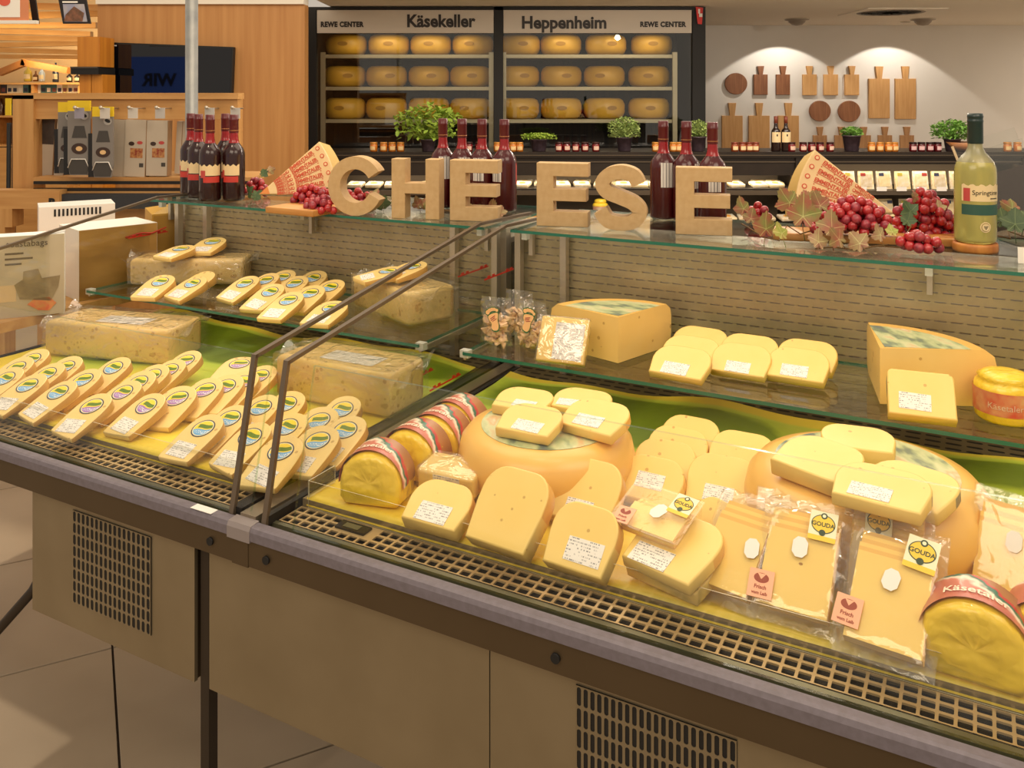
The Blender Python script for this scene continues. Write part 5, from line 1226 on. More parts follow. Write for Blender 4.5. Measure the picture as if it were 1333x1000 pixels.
pm_me = [MB().box(-.02, .02, -.006, -.004, .105, .13).mesh('pack_mark', stamp_m[i]) for i in range(3)]
tag_me = MB().box(-.04, .04, -.004, 0, -.017, .017).mesh('price_tag', price_m[0])
pi = 0
def cheese_pack(x, y, z, label, group, tilt=-8):
    global pi
    o = obj('cheese_pack', pk_me[pi % 4], None, (x, y, z), (math.radians(tilt), 0, random.uniform(-.08, .08))); tag(o, label, 'packed cheese', group)
    obj('pack_front', pf_me[pi % 4], o); obj('pack_mark', pm_me[pi % 3], o, (random.choice((-.025, .0, .03)), 0, 0)); pi += 1
zA, zB = PZ(248, TC-.02)+.001, PZ(300, TC-.02)+.001
for px in range(1080, 1290, 24): cheese_pack(PX(px, TC+.08), TC+.08+random.uniform(-.01, .01), zA, 'pale packed cheese standing on the upper shelf of the dark unit behind the pale wine', 'packs on the upper unit shelf')
for px in range(1075, 1290, 27): cheese_pack(PX(px, TC+.05), TC+.05, zB+.10, 'pale packed cheese in the lower row of the dark unit behind the red grapes', 'packs in the lower unit row', -14)
for px in (1316, 1345): cheese_pack(PX(px, TC+.08), TC+.08, zA, 'pale packed cheese behind the slanted leaflet holder', 'packs behind the leaflet holder')
for k, px in enumerate(range(1096, 1290, 26)):
    o = obj('price_tag', tag_me, None, (PX(px, TC-.04), TC-.041, PZ(246, TC-.04))); tag(o, 'white price tag on the rail of the dark unit behind the grapes', 'price tag', 'price tags on the unit rail')
flat_me = [rbox_mesh('flat_pack', .13, .10, .03, .008, m, 2) for m in pms]
flat_top = disc_mesh('pack_disc', .03, .022, M('pack_disc_print', (214, 150, 60), .5), 16, .001)
def flat_pack(px, t, z, label, group):
    o = obj('flat_cheese_pack', flat_me[random.randrange(4)], None, (PX(px, t), t, z), (math.radians(14), 0, random.uniform(-.4, .4))); tag(o, label, 'packed cheese', group); obj('pack_disc', flat_top, o, (0, 0, .0305))
bxw('raised_tray', PX(660, TC), PX(1037, TC), TC-.01, TC+.3, zA+.0, zA+.012, unit_m, un)
for px in range(684, 1030, 25):
    for t in (TC+.10, TC+.24): flat_pack(px+random.uniform(-4, 4), t, zA+.02, 'flat pale cheese pack, '+('front' if t < TC+.2 else 'rear')+' row on the unit shelf behind the last three letters', 'flat packs, '+('front' if t < TC+.2 else 'rear')+' row on the unit shelf')
for px in range(676, 1030, 27): flat_pack(px+random.uniform(-5, 5), TC+.03, zB+.08, 'flat pale cheese pack low in the unit behind the last three letters', 'flat packs low in the unit')
for px in list(range(440, 520, 24))+[556, 580]: flat_pack(px, TC+.08, zA+.02, 'flat pale cheese pack in the unit seen past the letters C and H', 'flat packs behind C and H')
bxw('low_tray', PX(405, TC), PX(1320, TC), TC+.0, TC+.3, zB+.055, zB+.067, unit_m, un)
cup = obj('cheese_cup', MB().lathe([(.05, 0), (.062, .10), (.064, .105), (.055, .12), (.03, .13), (0, .128)], 20, mis=[0, 1, 1, 1, 1]).mesh('cheese_cup', [M('cup_print', (214, 120, 100), .4, 0, (240, 220, 190), 24), foil_m]), None, (PX(782, 6.95), 6.95, zB+.10)); tag(cup, 'yellow topped cheese cup standing in the unit beside the letter S', 'cup')
obj('yellow_frill', MB().lathe([(.04, .118), (.05, .135), (.042, .15), (.02, .155)], 10).mesh('frill', foil_m), cup)

# --- on the unit: jars
def jar_parts(glass_c, lid_c, lab_c):
    return [('jar', MB().lathe([(.026, 0), (.030, .004), (.031, .05), (.028, .060), (.026, .062), (.0, .062)], 14).mesh('jar', M('jar_%s' % (glass_c,), glass_c, .2, coat=.5))), ('lid', MB().lathe([(.029, .060), (.030, .061), (.030, .074), (.028, .076), (0, .076)], 14).mesh('lid', M('lid_%s' % (lid_c,), lid_c, .35, .4))), ('jar_label', arc_patch('jar_label', .0322, -PI/2-.7, -PI/2+.7, .014, .044, M('jlab_%s' % (lab_c,), lab_c, .6), 6))]
honey, berry, relish, dark_jar = jar_parts((206, 120, 36), (206, 140, 60), (236, 200, 140)), jar_parts((120, 22, 26), (60, 20, 20), (226, 190, 170)), jar_parts((150, 70, 36), (130, 60, 40), (240, 210, 160)), jar_parts((96, 16, 22), (40, 14, 14), (220, 180, 180))
def jars(pxs, kind, label, group, two=True):
    for k, px in enumerate(pxs):
        for row in ((0, 1) if two else (0,)):
            t = TC+.07+.075*row; o = thing('preserve_jar', label, 'jar', (PX(px, t)+.01*row, t, ztop), random.uniform(-.3, .3), group)
            for n, me in kind: obj(n, me, o)
            if row: break
jars([487, 500, 511, 522], honey, 'amber preserve jar in the row by the leafy herb pot and cabinet', 'amber jars by the herb pot', False)
jars([600, 611, 624], berry, 'dark red preserve jar glimpsed between the red wine bottles', 'jars between the wine bottles', False)
jars([648, 668, 677], honey, 'amber preserve jar beside the pot with flat-topped herbs', 'amber jars by the flat herbs', False)
jars([728, 738, 750, 762, 776], berry, 'dark red preserve jar in the row between two herb pots', 'red jars between herb pots', False)
jars([854, 877, 884], honey, 'amber preserve jar behind the three red wine bottles', 'amber jars behind three bottles', False)
jars([957, 967, 976, 984], relish, 'brown preserve jar below the tall hanging boards, by the two bottles', 'brown jars below boards', False)
jars([1031], berry, 'single red preserve jar right next to the two dark bottles', None, False)
jars([1046, 1057, 1068, 1081], berry, 'dark red preserve jar between the two bottles and the basil pot', 'red jars by the basil', False)
jars([1135, 1146, 1157, 1165], honey, 'amber preserve jar between the basil and the red jars', 'amber jars after the basil', False)
jars([1189, 1200, 1211, 1221], dark_jar, 'dark red preserve jar before the bushy parsley pot', 'red jars by the parsley', False)
jars([1312, 1325], honey, 'amber preserve jar beyond the slanted leaflet holder', 'amber jars beyond the holder', False)
pot_m = M('dark_pot', (58, 46, 54), .4, 0, (78, 64, 72), 30)
leafg = [M('herb_a', (168, 192, 76), .6, 0, (130, 164, 52), 20), M('herb_b', (140, 168, 88), .6, 0, (172, 188, 112), 20), M('herb_c', (110, 160, 68), .6, 0, (140, 186, 88), 20)]
soil = M('potting_soil', (40, 28, 20), .9)
def herb(px, t, label, w, h, n, mi, seed, ls, spread=1.0, pr=.062, ph=.10, droop=0):
    rnd = random.Random(seed); o = thing('herb_pot', label, 'potted herb', (PX(px, t), t, ztop))
    obj('pot', MB().lathe([(pr*.72, 0), (pr*.76, .004), (pr, ph), (pr*1.05, ph), (pr*1.05, ph-.008), (pr*.9, ph-.012), (0, ph-.012)], 20).mesh('pot', pot_m), o)
    obj('soil', MB().lathe([(pr*.92, ph-.011), (0, ph-.008)], 16).mesh('soil', soil), o)
    mb = MB(); st = MB()
    for k in range(n):
        a = rnd.uniform(0, 6.283); rr = rnd.random()**.6*w; zz = ph+h*(rnd.random()**.8)*(1-.35*(rr/w)**2)-droop*rr
        c = Vector((rr*math.cos(a), rr*math.sin(a)*.7, zz)); 
        R = Matrix.Rotation(rnd.uniform(0, 6.28), 3, 'Z') @ Matrix.Rotation(rnd.uniform(-.9, .9), 3, 'X') @ Matrix.Rotation(rnd.uniform(-.6, .6), 3, 'Y'); s = ls*rnd.uniform(.7, 1.3)
        vs = [c+R @ Vector(p)*s for p in ((0, -1, 0), (.55, -.2, .12), (.4, .6, .05), (0, 1, -.1), (-.4, .6, .05), (-.55, -.2, .12))]; mb.add(vs, [(0, 1, 2, 3), (0, 3, 4, 5)], 0, True)
        if k % 5 == 0: st.tube([(c.x*.15, c.y*.15, ph-.01), (c.x*.6, c.y*.6, (ph+c.z)/2), tuple(c)], .0014, 4)
    f = obj('foliage', mb.mesh('foliage', leafg[mi]), o); f['kind'] = 'stuff'; s2 = obj('stems', st.mesh('stems', leafg[mi]), o); s2['kind'] = 'stuff'
herb(558, TC+.10, 'wide leafy coriander pot in front of the cellar cabinet', .27, .30, 480, 0, 1, .026)
herb(702, TC+.12, 'dark pot with low flat-topped herbs before the cabinet mullion', .15, .05, 420, 0, 2, .012, 1, .072, .10)
herb(813, TC+.12, 'dark pot with tall feathery green herb before the cabinet', .13, .17, 620, 1, 3, .013, 1, .066, .115)
herb(909, TC+.12, 'dark pot with feathery herb behind the three red bottles', .10, .14, 460, 1, 4, .012, 1, .066, .12)
herb(1109, TC+.12, 'dark pot with round bright basil below the round boards', .085, .07, 240, 2, 5, .018, 1, .072, .13)
herb(1240, TC+.14, 'dark pot of bushy parsley above the red grapes', .17, .16, 620, 2, 6, .017, 1, .066, .10)
bowl = obj('wooden_bowl', MB().lathe([(.04, 0), (.09, .03), (.13, .075), (.125, .075), (.085, .034), (0, .012)], 24).mesh('wooden_bowl', M('bowl_wood', (190, 130, 80), .5, 0, (160, 100, 56), 8)), None, (PX(1262, TC-.0)+.0, TC+.10, ztop)); tag(bowl, 'brown wooden bowl behind the neck of the pale wine bottle', 'bowl')
# two bottles
pbm = M('brown_bottle', (36, 18, 12), .2, coat=.4)
for px, lab in ((1010.5, 'dark bottle with cream label, nearer the tall boards, of the pair on the unit'), (1023.5, 'dark bottle with cream label, nearer the single red jar, of the pair on the unit')):
    o = thing('wine_bottle', lab, 'bottle', (PX(px, TC+.1), TC+.1, ztop)); hh = .285; rr = .038
    obj('bottle', MB().lathe(bottle_prof(rr, hh), 20).mesh('bottle', pbm), o); obj('capsule', MB().lathe([(.0158, hh*.80), (.0158, hh*1.0), (0, hh*1.003)], 14).mesh('capsule', M('cap_brown', (120, 52, 30), .4)), o)
    obj('front_label', arc_patch('front_label', rr*1.01, -PI/2-1.2, -PI/2+1.2, hh*.26, hh*.55, lab_cream, 10), o)
    obj('label_mark', arc_patch('label_mark', rr*1.02, -PI/2-.15, -PI/2+.15, hh*.43, hh*.49, sign_txt, 3), o)

# --- boards on the white wall
TWALL = 9.8
wd_dark, wd_light, wd_mid = M('board_walnut', (150, 98, 62), .5, 0, (124, 76, 46), 5, (9, 9, .8), .03), M('board_oak', (206, 158, 100), .5, 0, (192, 142, 84), 5, (9, 9, .8), .03), M('board_ash', (180, 134, 88), .5, 0, (160, 114, 70), 5, (9, 9, .8), .03)
def paddle(px, ytop, ybot, w, hand, mat, label, group=None):
    S = TWALL/F; H = (ybot-ytop)*S; hh = hand*S; W2 = w*S/2
    pts = [(-W2, 0), (W2, 0), (W2, H-hh), (W2*.14+.012, H-hh), (W2*.16+.026, H), (-W2*.16-.026, H), (-W2*.14-.012, H-hh), (-W2, H-hh)]
    me = outline_mesh('serving_board', pts, .03, mat, .003, 1); me.transform(Matrix.Rotation(PI/2, 4, 'X')); me.transform(Matrix.Translation((0, 0, 0)))
    o = obj('cutting_board', me, None, (PX(px, TWALL), TWALL-.0005, PZ(ybot, TWALL))); tag(o, label, 'cutting board', group)
def round_board(px, py, rpx, label):
    me = outline_mesh('round_board', [(rpx*TWALL/F*1.0*math.cos(2*PI*k/32), rpx*TWALL/F*.96*math.sin(2*PI*k/32)) for k in range(32)], .03, wd_dark, .004, 1); me.transform(Matrix.Rotation(PI/2, 4, 'X'))
    o = obj('cutting_board', me, None, (PX(px, TWALL), TWALL-.0005, PZ(py, TWALL))); tag(o, label, 'cutting board')
round_board(958, 109, 14.5, 'round dark wooden board hanging alone at the end of the top row'); round_board(1067, 144.5, 14, 'round dark board below the three small pale paddle boards'); round_board(1105, 145, 14.5, 'round dark board beside the large paddle boards')
paddle(990, 86, 123.5, 18, 11, wd_dark, 'small dark paddle board next to the round board'); paddle(1019, 86, 123.5, 18, 11, wd_dark, 'small dark paddle board next to the small pale ones')
for px, l in ((1053.5, 'first small pale paddle board, next to the dark ones'), (1081, 'middle one of the three small pale paddle boards'), (1108.5, 'small pale paddle board next to the large ones')): paddle(px, 86, 124, 18.5, 11, wd_light, l)
paddle(1144, 86.5, 154, 27, 16, wd_light, 'large paddle board next to the small pale boards'); paddle(1178, 86.5, 155, 27, 16, wd_light, 'large paddle board at the end of the top row, by bare wall')
for px, l in ((953, 'tall paddle board behind the brown jars'), (988, 'tall paddle board between two other tall ones'), (1026, 'tall paddle board behind the pair of dark bottles')): paddle(px, 134, 200, 27, 16.5, wd_light, l)
for px, l in ((1067, 'small brown paddle board behind the red jars'), (1095, 'small brown paddle board half hidden by the basil'), (1124, 'small brown paddle board right beside the basil leaves'), (1151.5, 'small brown paddle board behind the amber jars'), (1180, 'last small brown paddle board, behind the dark red jars')): paddle(px, 165, 203, 18, 11, wd_mid, l)
# --- ceiling fittings
lamp_w = M('lamp_housing', (150, 138, 124), .5); lens = M('lamp_lens', (255, 240, 220), .4, emit=6)
for px, lab in ((1038, 'dome ceiling fitting above the small pale boards'), (1202, 'dome ceiling fitting above bare wall beside the vent')):
    o = thing('ceiling_dome', lab, 'ceiling fitting', (PX(px, 8.95), 8.95, 2.4)); obj('housing', MB().lathe([(.12, 0), (.12, -.012), (.085, -.018), (.08, -.035), (.05, -.062), (0, -.07)], 22).mesh('housing', lamp_w), o); obj('trim_ring', MB().lathe([(.125, 0), (.125, -.006), (.115, -.012)], 22).mesh('ring', steel_light), o)
for px in (1014, 1153):
    o = thing('wall_washer_lamp', 'small recessed wall washer lamp above the '+('small pale' if px < 1100 else 'large')+' boards', 'lamp', (PX(px, TWALL), 9.30, 2.4)); obj('ring', MB().lathe([(.05, 0), (.05, -.008), (.036, -.012)], 18).mesh('ring', steel_light), o); obj('lens', MB().lathe([(.036, -.010), (0, -.011)], 16).mesh('lens', lens), o)
TV_ = 8.14
vt = thing('ceiling_vent', 'round slotted ceiling vent in a pale square plate', 'vent', (PX(1160, TV_), TV_, 2.4)); obj('plate', MB().box(-.36, .36, -.36, .36, -.01, 0).mesh('plate', ceil_m), vt)
obj('rim', MB().lathe([(.30, -.011), (.29, -.016), (.27, -.011)], 30).mesh('rim', lamp_w), vt)
for k in range(20):
    a = 2*PI*k/20
    for r0, r1 in ((.10, .17), (.19, .26)): obj('slot', MB().add([(r*math.cos(a+d), r*math.sin(a+d), -.0125) for r, d in ((r0, -.09), (r1, -.09), (r1, .07), (r0, .07))]+[(r*math.cos(a+d), r*math.sin(a+d), -.0105) for r, d in ((r0, -.09), (r1, -.09), (r1, .07), (r0, .07))], [(3, 2, 1, 0), (0, 1, 5, 4), (1, 2, 6, 5), (2, 3, 7, 6), (3, 0, 4, 7)]).mesh('slot', black), vt)

# ================================================================ LEFT: TELEVISION, RACK, FAR SHELVES
TTV = 6.44
tv = thing('television', 'black flat television on the oak wall', 'television', (PX(221, TTV), TTV, PZ(94, TTV)), math.radians(0)); tv.rotation_euler = (0, math.radians(2.2), 0)
w2, h2 = 82/F*TTV, 36/F*TTV
obj('bezel', MB().box(-w2, w2, 0, .05, -h2, h2).mesh('bezel', black), tv); obj('screen', MB().box(-w2+.012, w2-.012, -.002, 0, -h2+.014, h2-.012).mesh('screen', M('dark_screen', (8, 10, 18), .02, 0, spec=.6)), tv)
obj('logo_mark', MB().box(-w2+.02, -w2+.07, -.003, -.002, h2-.028, h2-.018).mesh('logo', M('logo_grey', (190, 190, 190), .4)), tv); obj('wall_bracket', MB().box(-.15, .15, .05, .06, -.1, .1).mesh('bracket', black), tv)
# sign facing the television from behind the visitor
sg = thing('lit_hall_sign', 'blue lit hall sign hanging behind the viewer, mirrored in the television', 'sign', (-6.75, -2.6, 1.86))
obj('sign_board', MB().box(-1.1, 1.1, 0, .06, -.32, .42).mesh('sign_board', M('sign_blue', (70, 104, 190), .5, emit=1.2)), sg)
wm_ = text_mesh('WIR', .31, .01, sign_txt, 'CENTER', 1, .01); obj('lettering', wm_, sg, (.52, .08, .0), (PI/2, 0, PI))
# pole
TP = 4.0
pl = obj('metal_pole', MB().lathe([(.06, 0), (.06, .012), (.028, .015), (.028, 3.2), (0, 3.2)], 20).mesh('metal_pole', M('galvanised', (176, 176, 172), .35, .5, (150, 152, 152), 12)), None, (PX(250, TP), TP, 0)); tag(pl, 'slim grey metal pole rising behind the group of five wine bottles', 'pole')
# rack
TR = 4.25
pine = M('pine_wood', (206, 158, 96), .55, 0, (188, 136, 76), 4, (8, 8, .5), .04); pine_h = M('pine_wood_rail', (208, 160, 98), .55, 0, (190, 138, 78), 4, (.6, 8, 8), .04)
rk = thing('timber_bag_rack', 'pine timber rack with hooks carrying bags and packs', 'rack', (PX(60, TR), TR, 0))
def rb(name, a, b, y0, y1, t0, t1, mat): return bxw(name, PX(a, t0), PX(b, t0), t0, t1, PZ(y1, t0), PZ(y0, t0), mat, rk)
rb('post', 17, 44, 124, 250, TR, TR+.11, pine); rb('top_rail', 44, 310, 127, 155, TR+.02, TR+.06, pine_h); rb('rail_cap', 17, 310, 121, 129, TR+.0, TR+.10, pine_h)
rb('back_post', 296, 310, 128, 260, TR+.06, TR+.14, pine)
rb('foot_beam', -20, 78, 248, 272, TR-.12, TR-.02, pine_h); rb('foot_block', 50, 78, 272, 296, TR-.12, TR-.02, pine); rb('foot_block', -20, 16, 272, 296, TR-.12, TR-.02, pine); 
bxw('support_leg', PX(52, TR-.1), PX(76, TR-.1), TR-.12, TR-.03, 0, PZ(296, TR-.12), pine, rk); bxw('support_leg', PX(-15, TR-.1), PX(10, TR-.1), TR-.12, TR-.03, 0, PZ(296, TR-.12), pine, rk); bxw('support_leg', PX(290, TR), PX(310, TR), TR+.06, TR+.14, 0, PZ(260, TR+.06), pine, rk)
rb('shelf_board', 44, 330, 231, 236, TR-.04, TR+.30, pine_h); rb('shelf_edge', 44, 330, 236, 240, TR-.05, TR-.04, black); rb('shelf_edge', 44, 330, 245, 249, TR-.05, TR-.03, leg_m); rb('apron', 44, 330, 249, 256, TR-.05, TR-.02, pine_h)
rb('apron', 78, 330, 272, 330, TR-.01, TR+.02, pine_h)
bar = rb('dark_beam', 78, 260, 253, 272, TR-.10, TR-.04, M('slate_beam', (48, 50, 54), .5))
bt = text_mesh('B', .055, .001, black, 'LEFT', 1, .003); obj('lettering', bt, rk, (PX(64, TR-.12)-rk.location.x, -.122, PZ(264.5, TR-.12)), (PI/2, 0, 0))
for px in (120, 152, 187, 221, 283, 315):
    y = -.02-.16; hk = MB(); X = PX(px, TR)-rk.location.x; Z = PZ(141, TR); hk.tube([(X, .02, Z), (X+.01, -.10, Z), (X+.02, -.20, Z+.006)], .0035, 6); hk.sphere((X+.02, -.205, Z+.007), .009, 8, 6); obj('hook', hk.mesh('hook', steel_light), rk)
    obj('hook_card', MB().box(X+.0, X+.045, -.17, -.166, Z-.045, Z+.005).mesh('hook_card', M('hook_card_%d' % px, random.choice([(190, 186, 180), (150, 146, 160), (206, 200, 190)]), .5)), rk)
bag_grey = M('bag_grey', (128, 122, 116), .5); bag_dark = M('bag_charcoal', (66, 62, 58), .5); bag_yel = M('bag_yellow', (230, 196, 30), .5); bag_black = M('bag_black', (24, 22, 22), .5)
pan = M('pan_print', (60, 40, 30), .4); toast = M('toast_print', (226, 186, 130), .5)
def hang_bag(px, py0, py1, w, t, label, group=None):
    o = thing('hanging_toaster_bag', label, 'bag', (PX(px, t), t, PZ(py1, t))); S = t/F; H = (py1-py0)*S; W2 = w*S/2
    obj('side', MB().box(-W2-.025, W2-.02, .012, .03, 0, H*.62).mesh('side', bag_black), o)
    body = MB().add([(-W2*.8, 0, 0), (W2*.8, 0, 0), (W2, 0, H*.17), (W2, 0, H*.86), (-W2, 0, H*.86), (-W2, 0, H*.17)]+[(-W2*.8, .012, 0), (W2*.8, .012, 0), (W2, .012, H*.17), (W2, .012, H*.86), (-W2, .012, H*.86), (-W2, .012, H*.17)], [(0, 1, 2, 3, 4, 5), (11, 10, 9, 8, 7, 6)]+[(i, i+6, (i+1) % 6+6, (i+1) % 6) for i in range(6)])
    obj('card', body.mesh('card', bag_grey), o); obj('yellow_header', MB().box(-W2, W2, 0, .012, H*.86, H).mesh('header', bag_yel), o)
    obj('round_emblem', disc_mesh('emblem', .020, .020, M('emblem_grey', (170, 166, 160), .4), 16, .001), o, (W2*.5, -.0005, H*.80), (PI/2, 0, 0)); obj('emblem_print', disc_mesh('emblem_print', .014, .008, bag_black, 12, .001), o, (W2*.5, -.002, H*.80), (PI/2, .4, 0))
    win = outline_mesh('window', [(-W2*.62, 0), (W2*.72, 0), (W2*.5, H*.16), (-W2*.35, H*.16)], .001, bag_dark); obj('window', win, o, (0, -.0005, H*.50), (PI/2, 0, 0))
    q = obj('food_print', disc_mesh('food_print', W2*.7, W2*.5, pan, 18, .001), o, (W2*.05, -.0005, H*.355), (PI/2, 0, 0)); obj('toast_print', disc_mesh('toast_print', W2*.3, W2*.22, toast, 12, .001), q, (.0, 0, .001))
    ho = outline_mesh('lower_flap', [(-W2*.75, 0), (W2*.75, 0), (W2*.95, H*.12), (W2*.6, H*.21), (-W2*.6, H*.21), (-W2*.95, H*.12)], .001, bag_dark); obj('lower_flap', ho, o, (0, -.0008, .004), (PI/2, 0, 0))
    obj('handle', MB().tube([(-W2*.95, -.003, H*.1), (-W2*.62, -.004, H*.215), (W2*.62, -.004, H*.215), (W2*.95, -.003, H*.1)], .0028, 6).mesh('handle', white), o)
hang_bag(86, 133, 226, 20, TR-.06, 'grey hanging toaster bag with yellow header, hidden behind a larger one'); hang_bag(103, 131, 228, 29, TR-.12, 'grey hanging toaster bag with yellow header, the larger front one'); hang_bag(134, 139, 231, 27, TR-.14, 'charcoal hanging toaster bag with yellow header by the pale packs')
pk_pale = M('pack_pale', (196, 184, 166), .6, 0, (186, 172, 152), 5); pk_edge = M('pack_kraft', (150, 118, 84), .6); food_m = M('food_photo', (140, 44, 30), .4, 0, (200, 150, 90), 60)
def boxpack(px, py0, py1, w, t, label, lean=0, dark=False, photo=True):
    S = t/F; H = (py1-py0)*S; W2 = w*S/2; o = thing('foil_bag_pack', label, 'pack', (PX(px, t), t, PZ(py1, t))); o.rotation_euler = (0, math.radians(lean), 0)
    obj('pack_body', MB().box(-W2, W2, 0, .05, 0, H).mesh('pack_body', pk_pale), o); obj('pack_edge', MB().box(W2, W2+.004, .0, .05, 0, H).mesh('pack_edge', pk_edge), o)
    if photo:
        obj('food_photo', MB().box(-W2*.45, W2*.75, -.001, 0, H*.33, H*.50).mesh('food_photo', food_m), o)
        obj('logo_mark', disc_mesh('logo', W2*.28, W2*.2, pan, 12, .001), o, (-W2*.35, -.0005, H*.58), (PI/2, 0, 0)); obj('logo_mark', disc_mesh('logo', W2*.28, W2*.16, seal_red, 12, .001), o, (W2*.45, -.0005, H*.6), (PI/2, 0, 0))
        obj('code_mark', MB().box(W2*.45, W2*.85, -.001, 0, H*.17, H*.24).mesh('code', bag_dark), o)
    if dark: obj('photo_top', MB().box(-W2, W2, -.001, 0, H*.55, H).mesh('photo_top', M('photo_dark', (74, 62, 54), .5, 0, (50, 42, 38), 18)), o)
boxpack(57, 153, 230, 22, TR+.08, 'pale pack with dark photo at the timber post', 3, True, False); boxpack(76, 153, 232, 12, TR+.06, 'narrow pale pack leaning beside the dark photo pack', 4, False, False)
boxpack(154, 156, 230, 20, TR-.01, 'pale flat pack behind the charcoal bag, plain front', 3, False, False); boxpack(175, 156, 230, 27, TR-.02, 'pale flat pack with red food photo beside the charcoal bag', 2); boxpack(204, 157, 229, 27, TR-.02, 'pale flat pack with red food photo nearer the wine bottles', 1)
boxpack(231, 158, 226, 7, TR+.06, 'thin grey pack edge-on by the wine bottles', 3, False, False); boxpack(239, 158, 226, 7, TR+.06, 'thin grey pack edge-on, touching the wine bottles in view', 3, False, False)
# items behind the rack post on the outer side
oth = thing('black_trolley', 'black trolley frame standing behind the timber rack post', 'trolley', (PX(3, 4.9), 4.9, 0)); 
for dx in (-.06, .03, .06): obj('upright', MB().tube([(dx, 0, .02), (dx+.01, 0, PZ(160, 4.9))], .012, 8).mesh('upright', black), oth)
obj('base', MB().box(-.12, .12, -.1, .3, .0, .04).mesh('base', black), oth); obj('yellow_tag', MB().box(.03, .06, -.02, -.01, PZ(150, 4.9), PZ(128, 4.9)).mesh('tag', bag_yel), oth)

# --- table with boxes beside the case
tb_ = thing('side_table', 'wooden side table beside the cheese case', 'table', W(-2.95, 1.9, 0), AX)
obj('table_top', MB().box(-.42, .37, -.45, .62, .92, .95).mesh('table_top', pine_h), tb_)
for dx, dy in ((-.38, -.41), (.33, -.41), (-.38, .58), (.33, .58)): obj('leg', MB().box(dx-.025, dx+.025, dy-.025, dy+.025, 0, .92).mesh('leg', pine), tb_)
ZB = .9505
def up_box(px, py, w, h, d, yaw, label, front, name='product_box'):
    o = thing(name, label, 'box', pz(px, py, ZB), math.radians(yaw)); obj('carton', MB().box(-w/2, w/2, 0, d, 0, h).mesh('carton', paper), o); obj('front_face', MB().box(-w/2+.001, w/2-.001, -.001, 0, .001, h-.001).mesh('front_face', front), o); return o
tan = M('box_photo_tan', (176, 160, 132), .6, 0, (196, 184, 160), 4)
b1 = up_box(36, 412, .205, .25, .07, 25, 'beige toaster bag carton with a photo of bread, on the side table', tan)
tt = text_mesh('toastabags', .027, .0006, M('box_ink', (96, 84, 70), .6), 'CENTER'); obj('lettering', tt, b1, (.0, -.002, .225), (PI/2, 0, 0))
for wl, z_ in ((.05, .196), (.075, .180), (.045, .164)): obj('text_line', MB().box(-.06, -.06+wl, -.0018, -.001, z_-.003, z_+.003).mesh('text_line', MATS['box_ink']), b1)
bagp = outline_mesh('bag_photo', [(-.02, 0), (.065, -.012), (.085, .03), (.09, .065), (.04, .06), (.03, .09), (-.01, .085), (-.012, .06), (-.035, .045)], .001, M('bag_photo', (128, 112, 84), .5, 0, (156, 140, 108), 20)); obj('bag_photo', bagp, b1, (.0, -.0015, .055), (PI/2, 0, 0))
snp = outline_mesh('snack_photo', [(-.03, .012), (.0, -.008), (.03, -.012), (.05, .01), (.03, .03), (-.01, .03)], .001, M('snack_photo', (206, 150, 90), .5, 0, (214, 110, 80), 60)); obj('snack_photo', snp, b1, (.03, -.0015, .025), (PI/2, 0, 0))
obj('bread_photo', MB().box(-.085, -.03, -.0018, -.001, .05, .10).mesh('bread_photo', M('bread_photo', (206, 180, 140), .6)), b1)
b2 = up_box(140, 384, .26, .235, .19, 45, 'white carton with a brown food photo beside the toaster bag carton', M('box_photo_brown', (134, 98, 44), .4, 0, (170, 130, 66), 5, (1, 1, 2)))
b2.rotation_euler = (0, 0, math.radians(45)); b2.location = pz(103, 393, ZB)+Matrix.Rotation(math.radians(45), 3, 'Z') @ Vector((.13, 0, 0))
obj('red_flourish', MB().tube([(.02, -.004, .195), (.07, -.004, .205), (.11, -.004, .20), (.16, -.004, .215)], .003, 6).mesh('red_flourish', M('flourish_red', (170, 50, 30), .5)), b2)
b3 = thing('kraft_carton', 'ochre paper carton with a peaked top behind the white carton', 'box', W(-2.65, 2.26, ZB), math.radians(34))
obj('carton', MB().add([(-.08, -.06, 0), (.08, -.06, 0), (.08, .06, 0), (-.08, .06, 0), (-.08, -.06, .25), (.08, -.06, .25), (.08, .06, .262), (-.08, .06, .262), (0, -.02, .28)], [(0, 1, 5, 4), (1, 2, 6, 5), (2, 3, 7, 6), (3, 0, 4, 7), (4, 5, 8), (5, 6, 8), (6, 7, 8), (7, 4, 8)]).mesh('carton', M('ochre_card', (196, 150, 56), .5)), b3); obj('front_fold', MB().box(-.075, .0, -.064, -.061, .0, .245).mesh('front_fold', M('ochre_card_dark', (176, 128, 44), .5)), b3)
wc = thing('white_tray_carton', 'white carton with toothed top edge behind the toaster bag carton', 'box', W(-3.02, 2.14, ZB), math.radians(30)); obj('carton', MB().box(-.13, .13, 0, .16, 0, .262).mesh('carton', paper), wc)
for k in range(12): obj('tooth', MB().box(-.08+k*.014, -.073+k*.014, -.0015, -.0002, .225, .252).mesh('tooth', bag_black), wc)

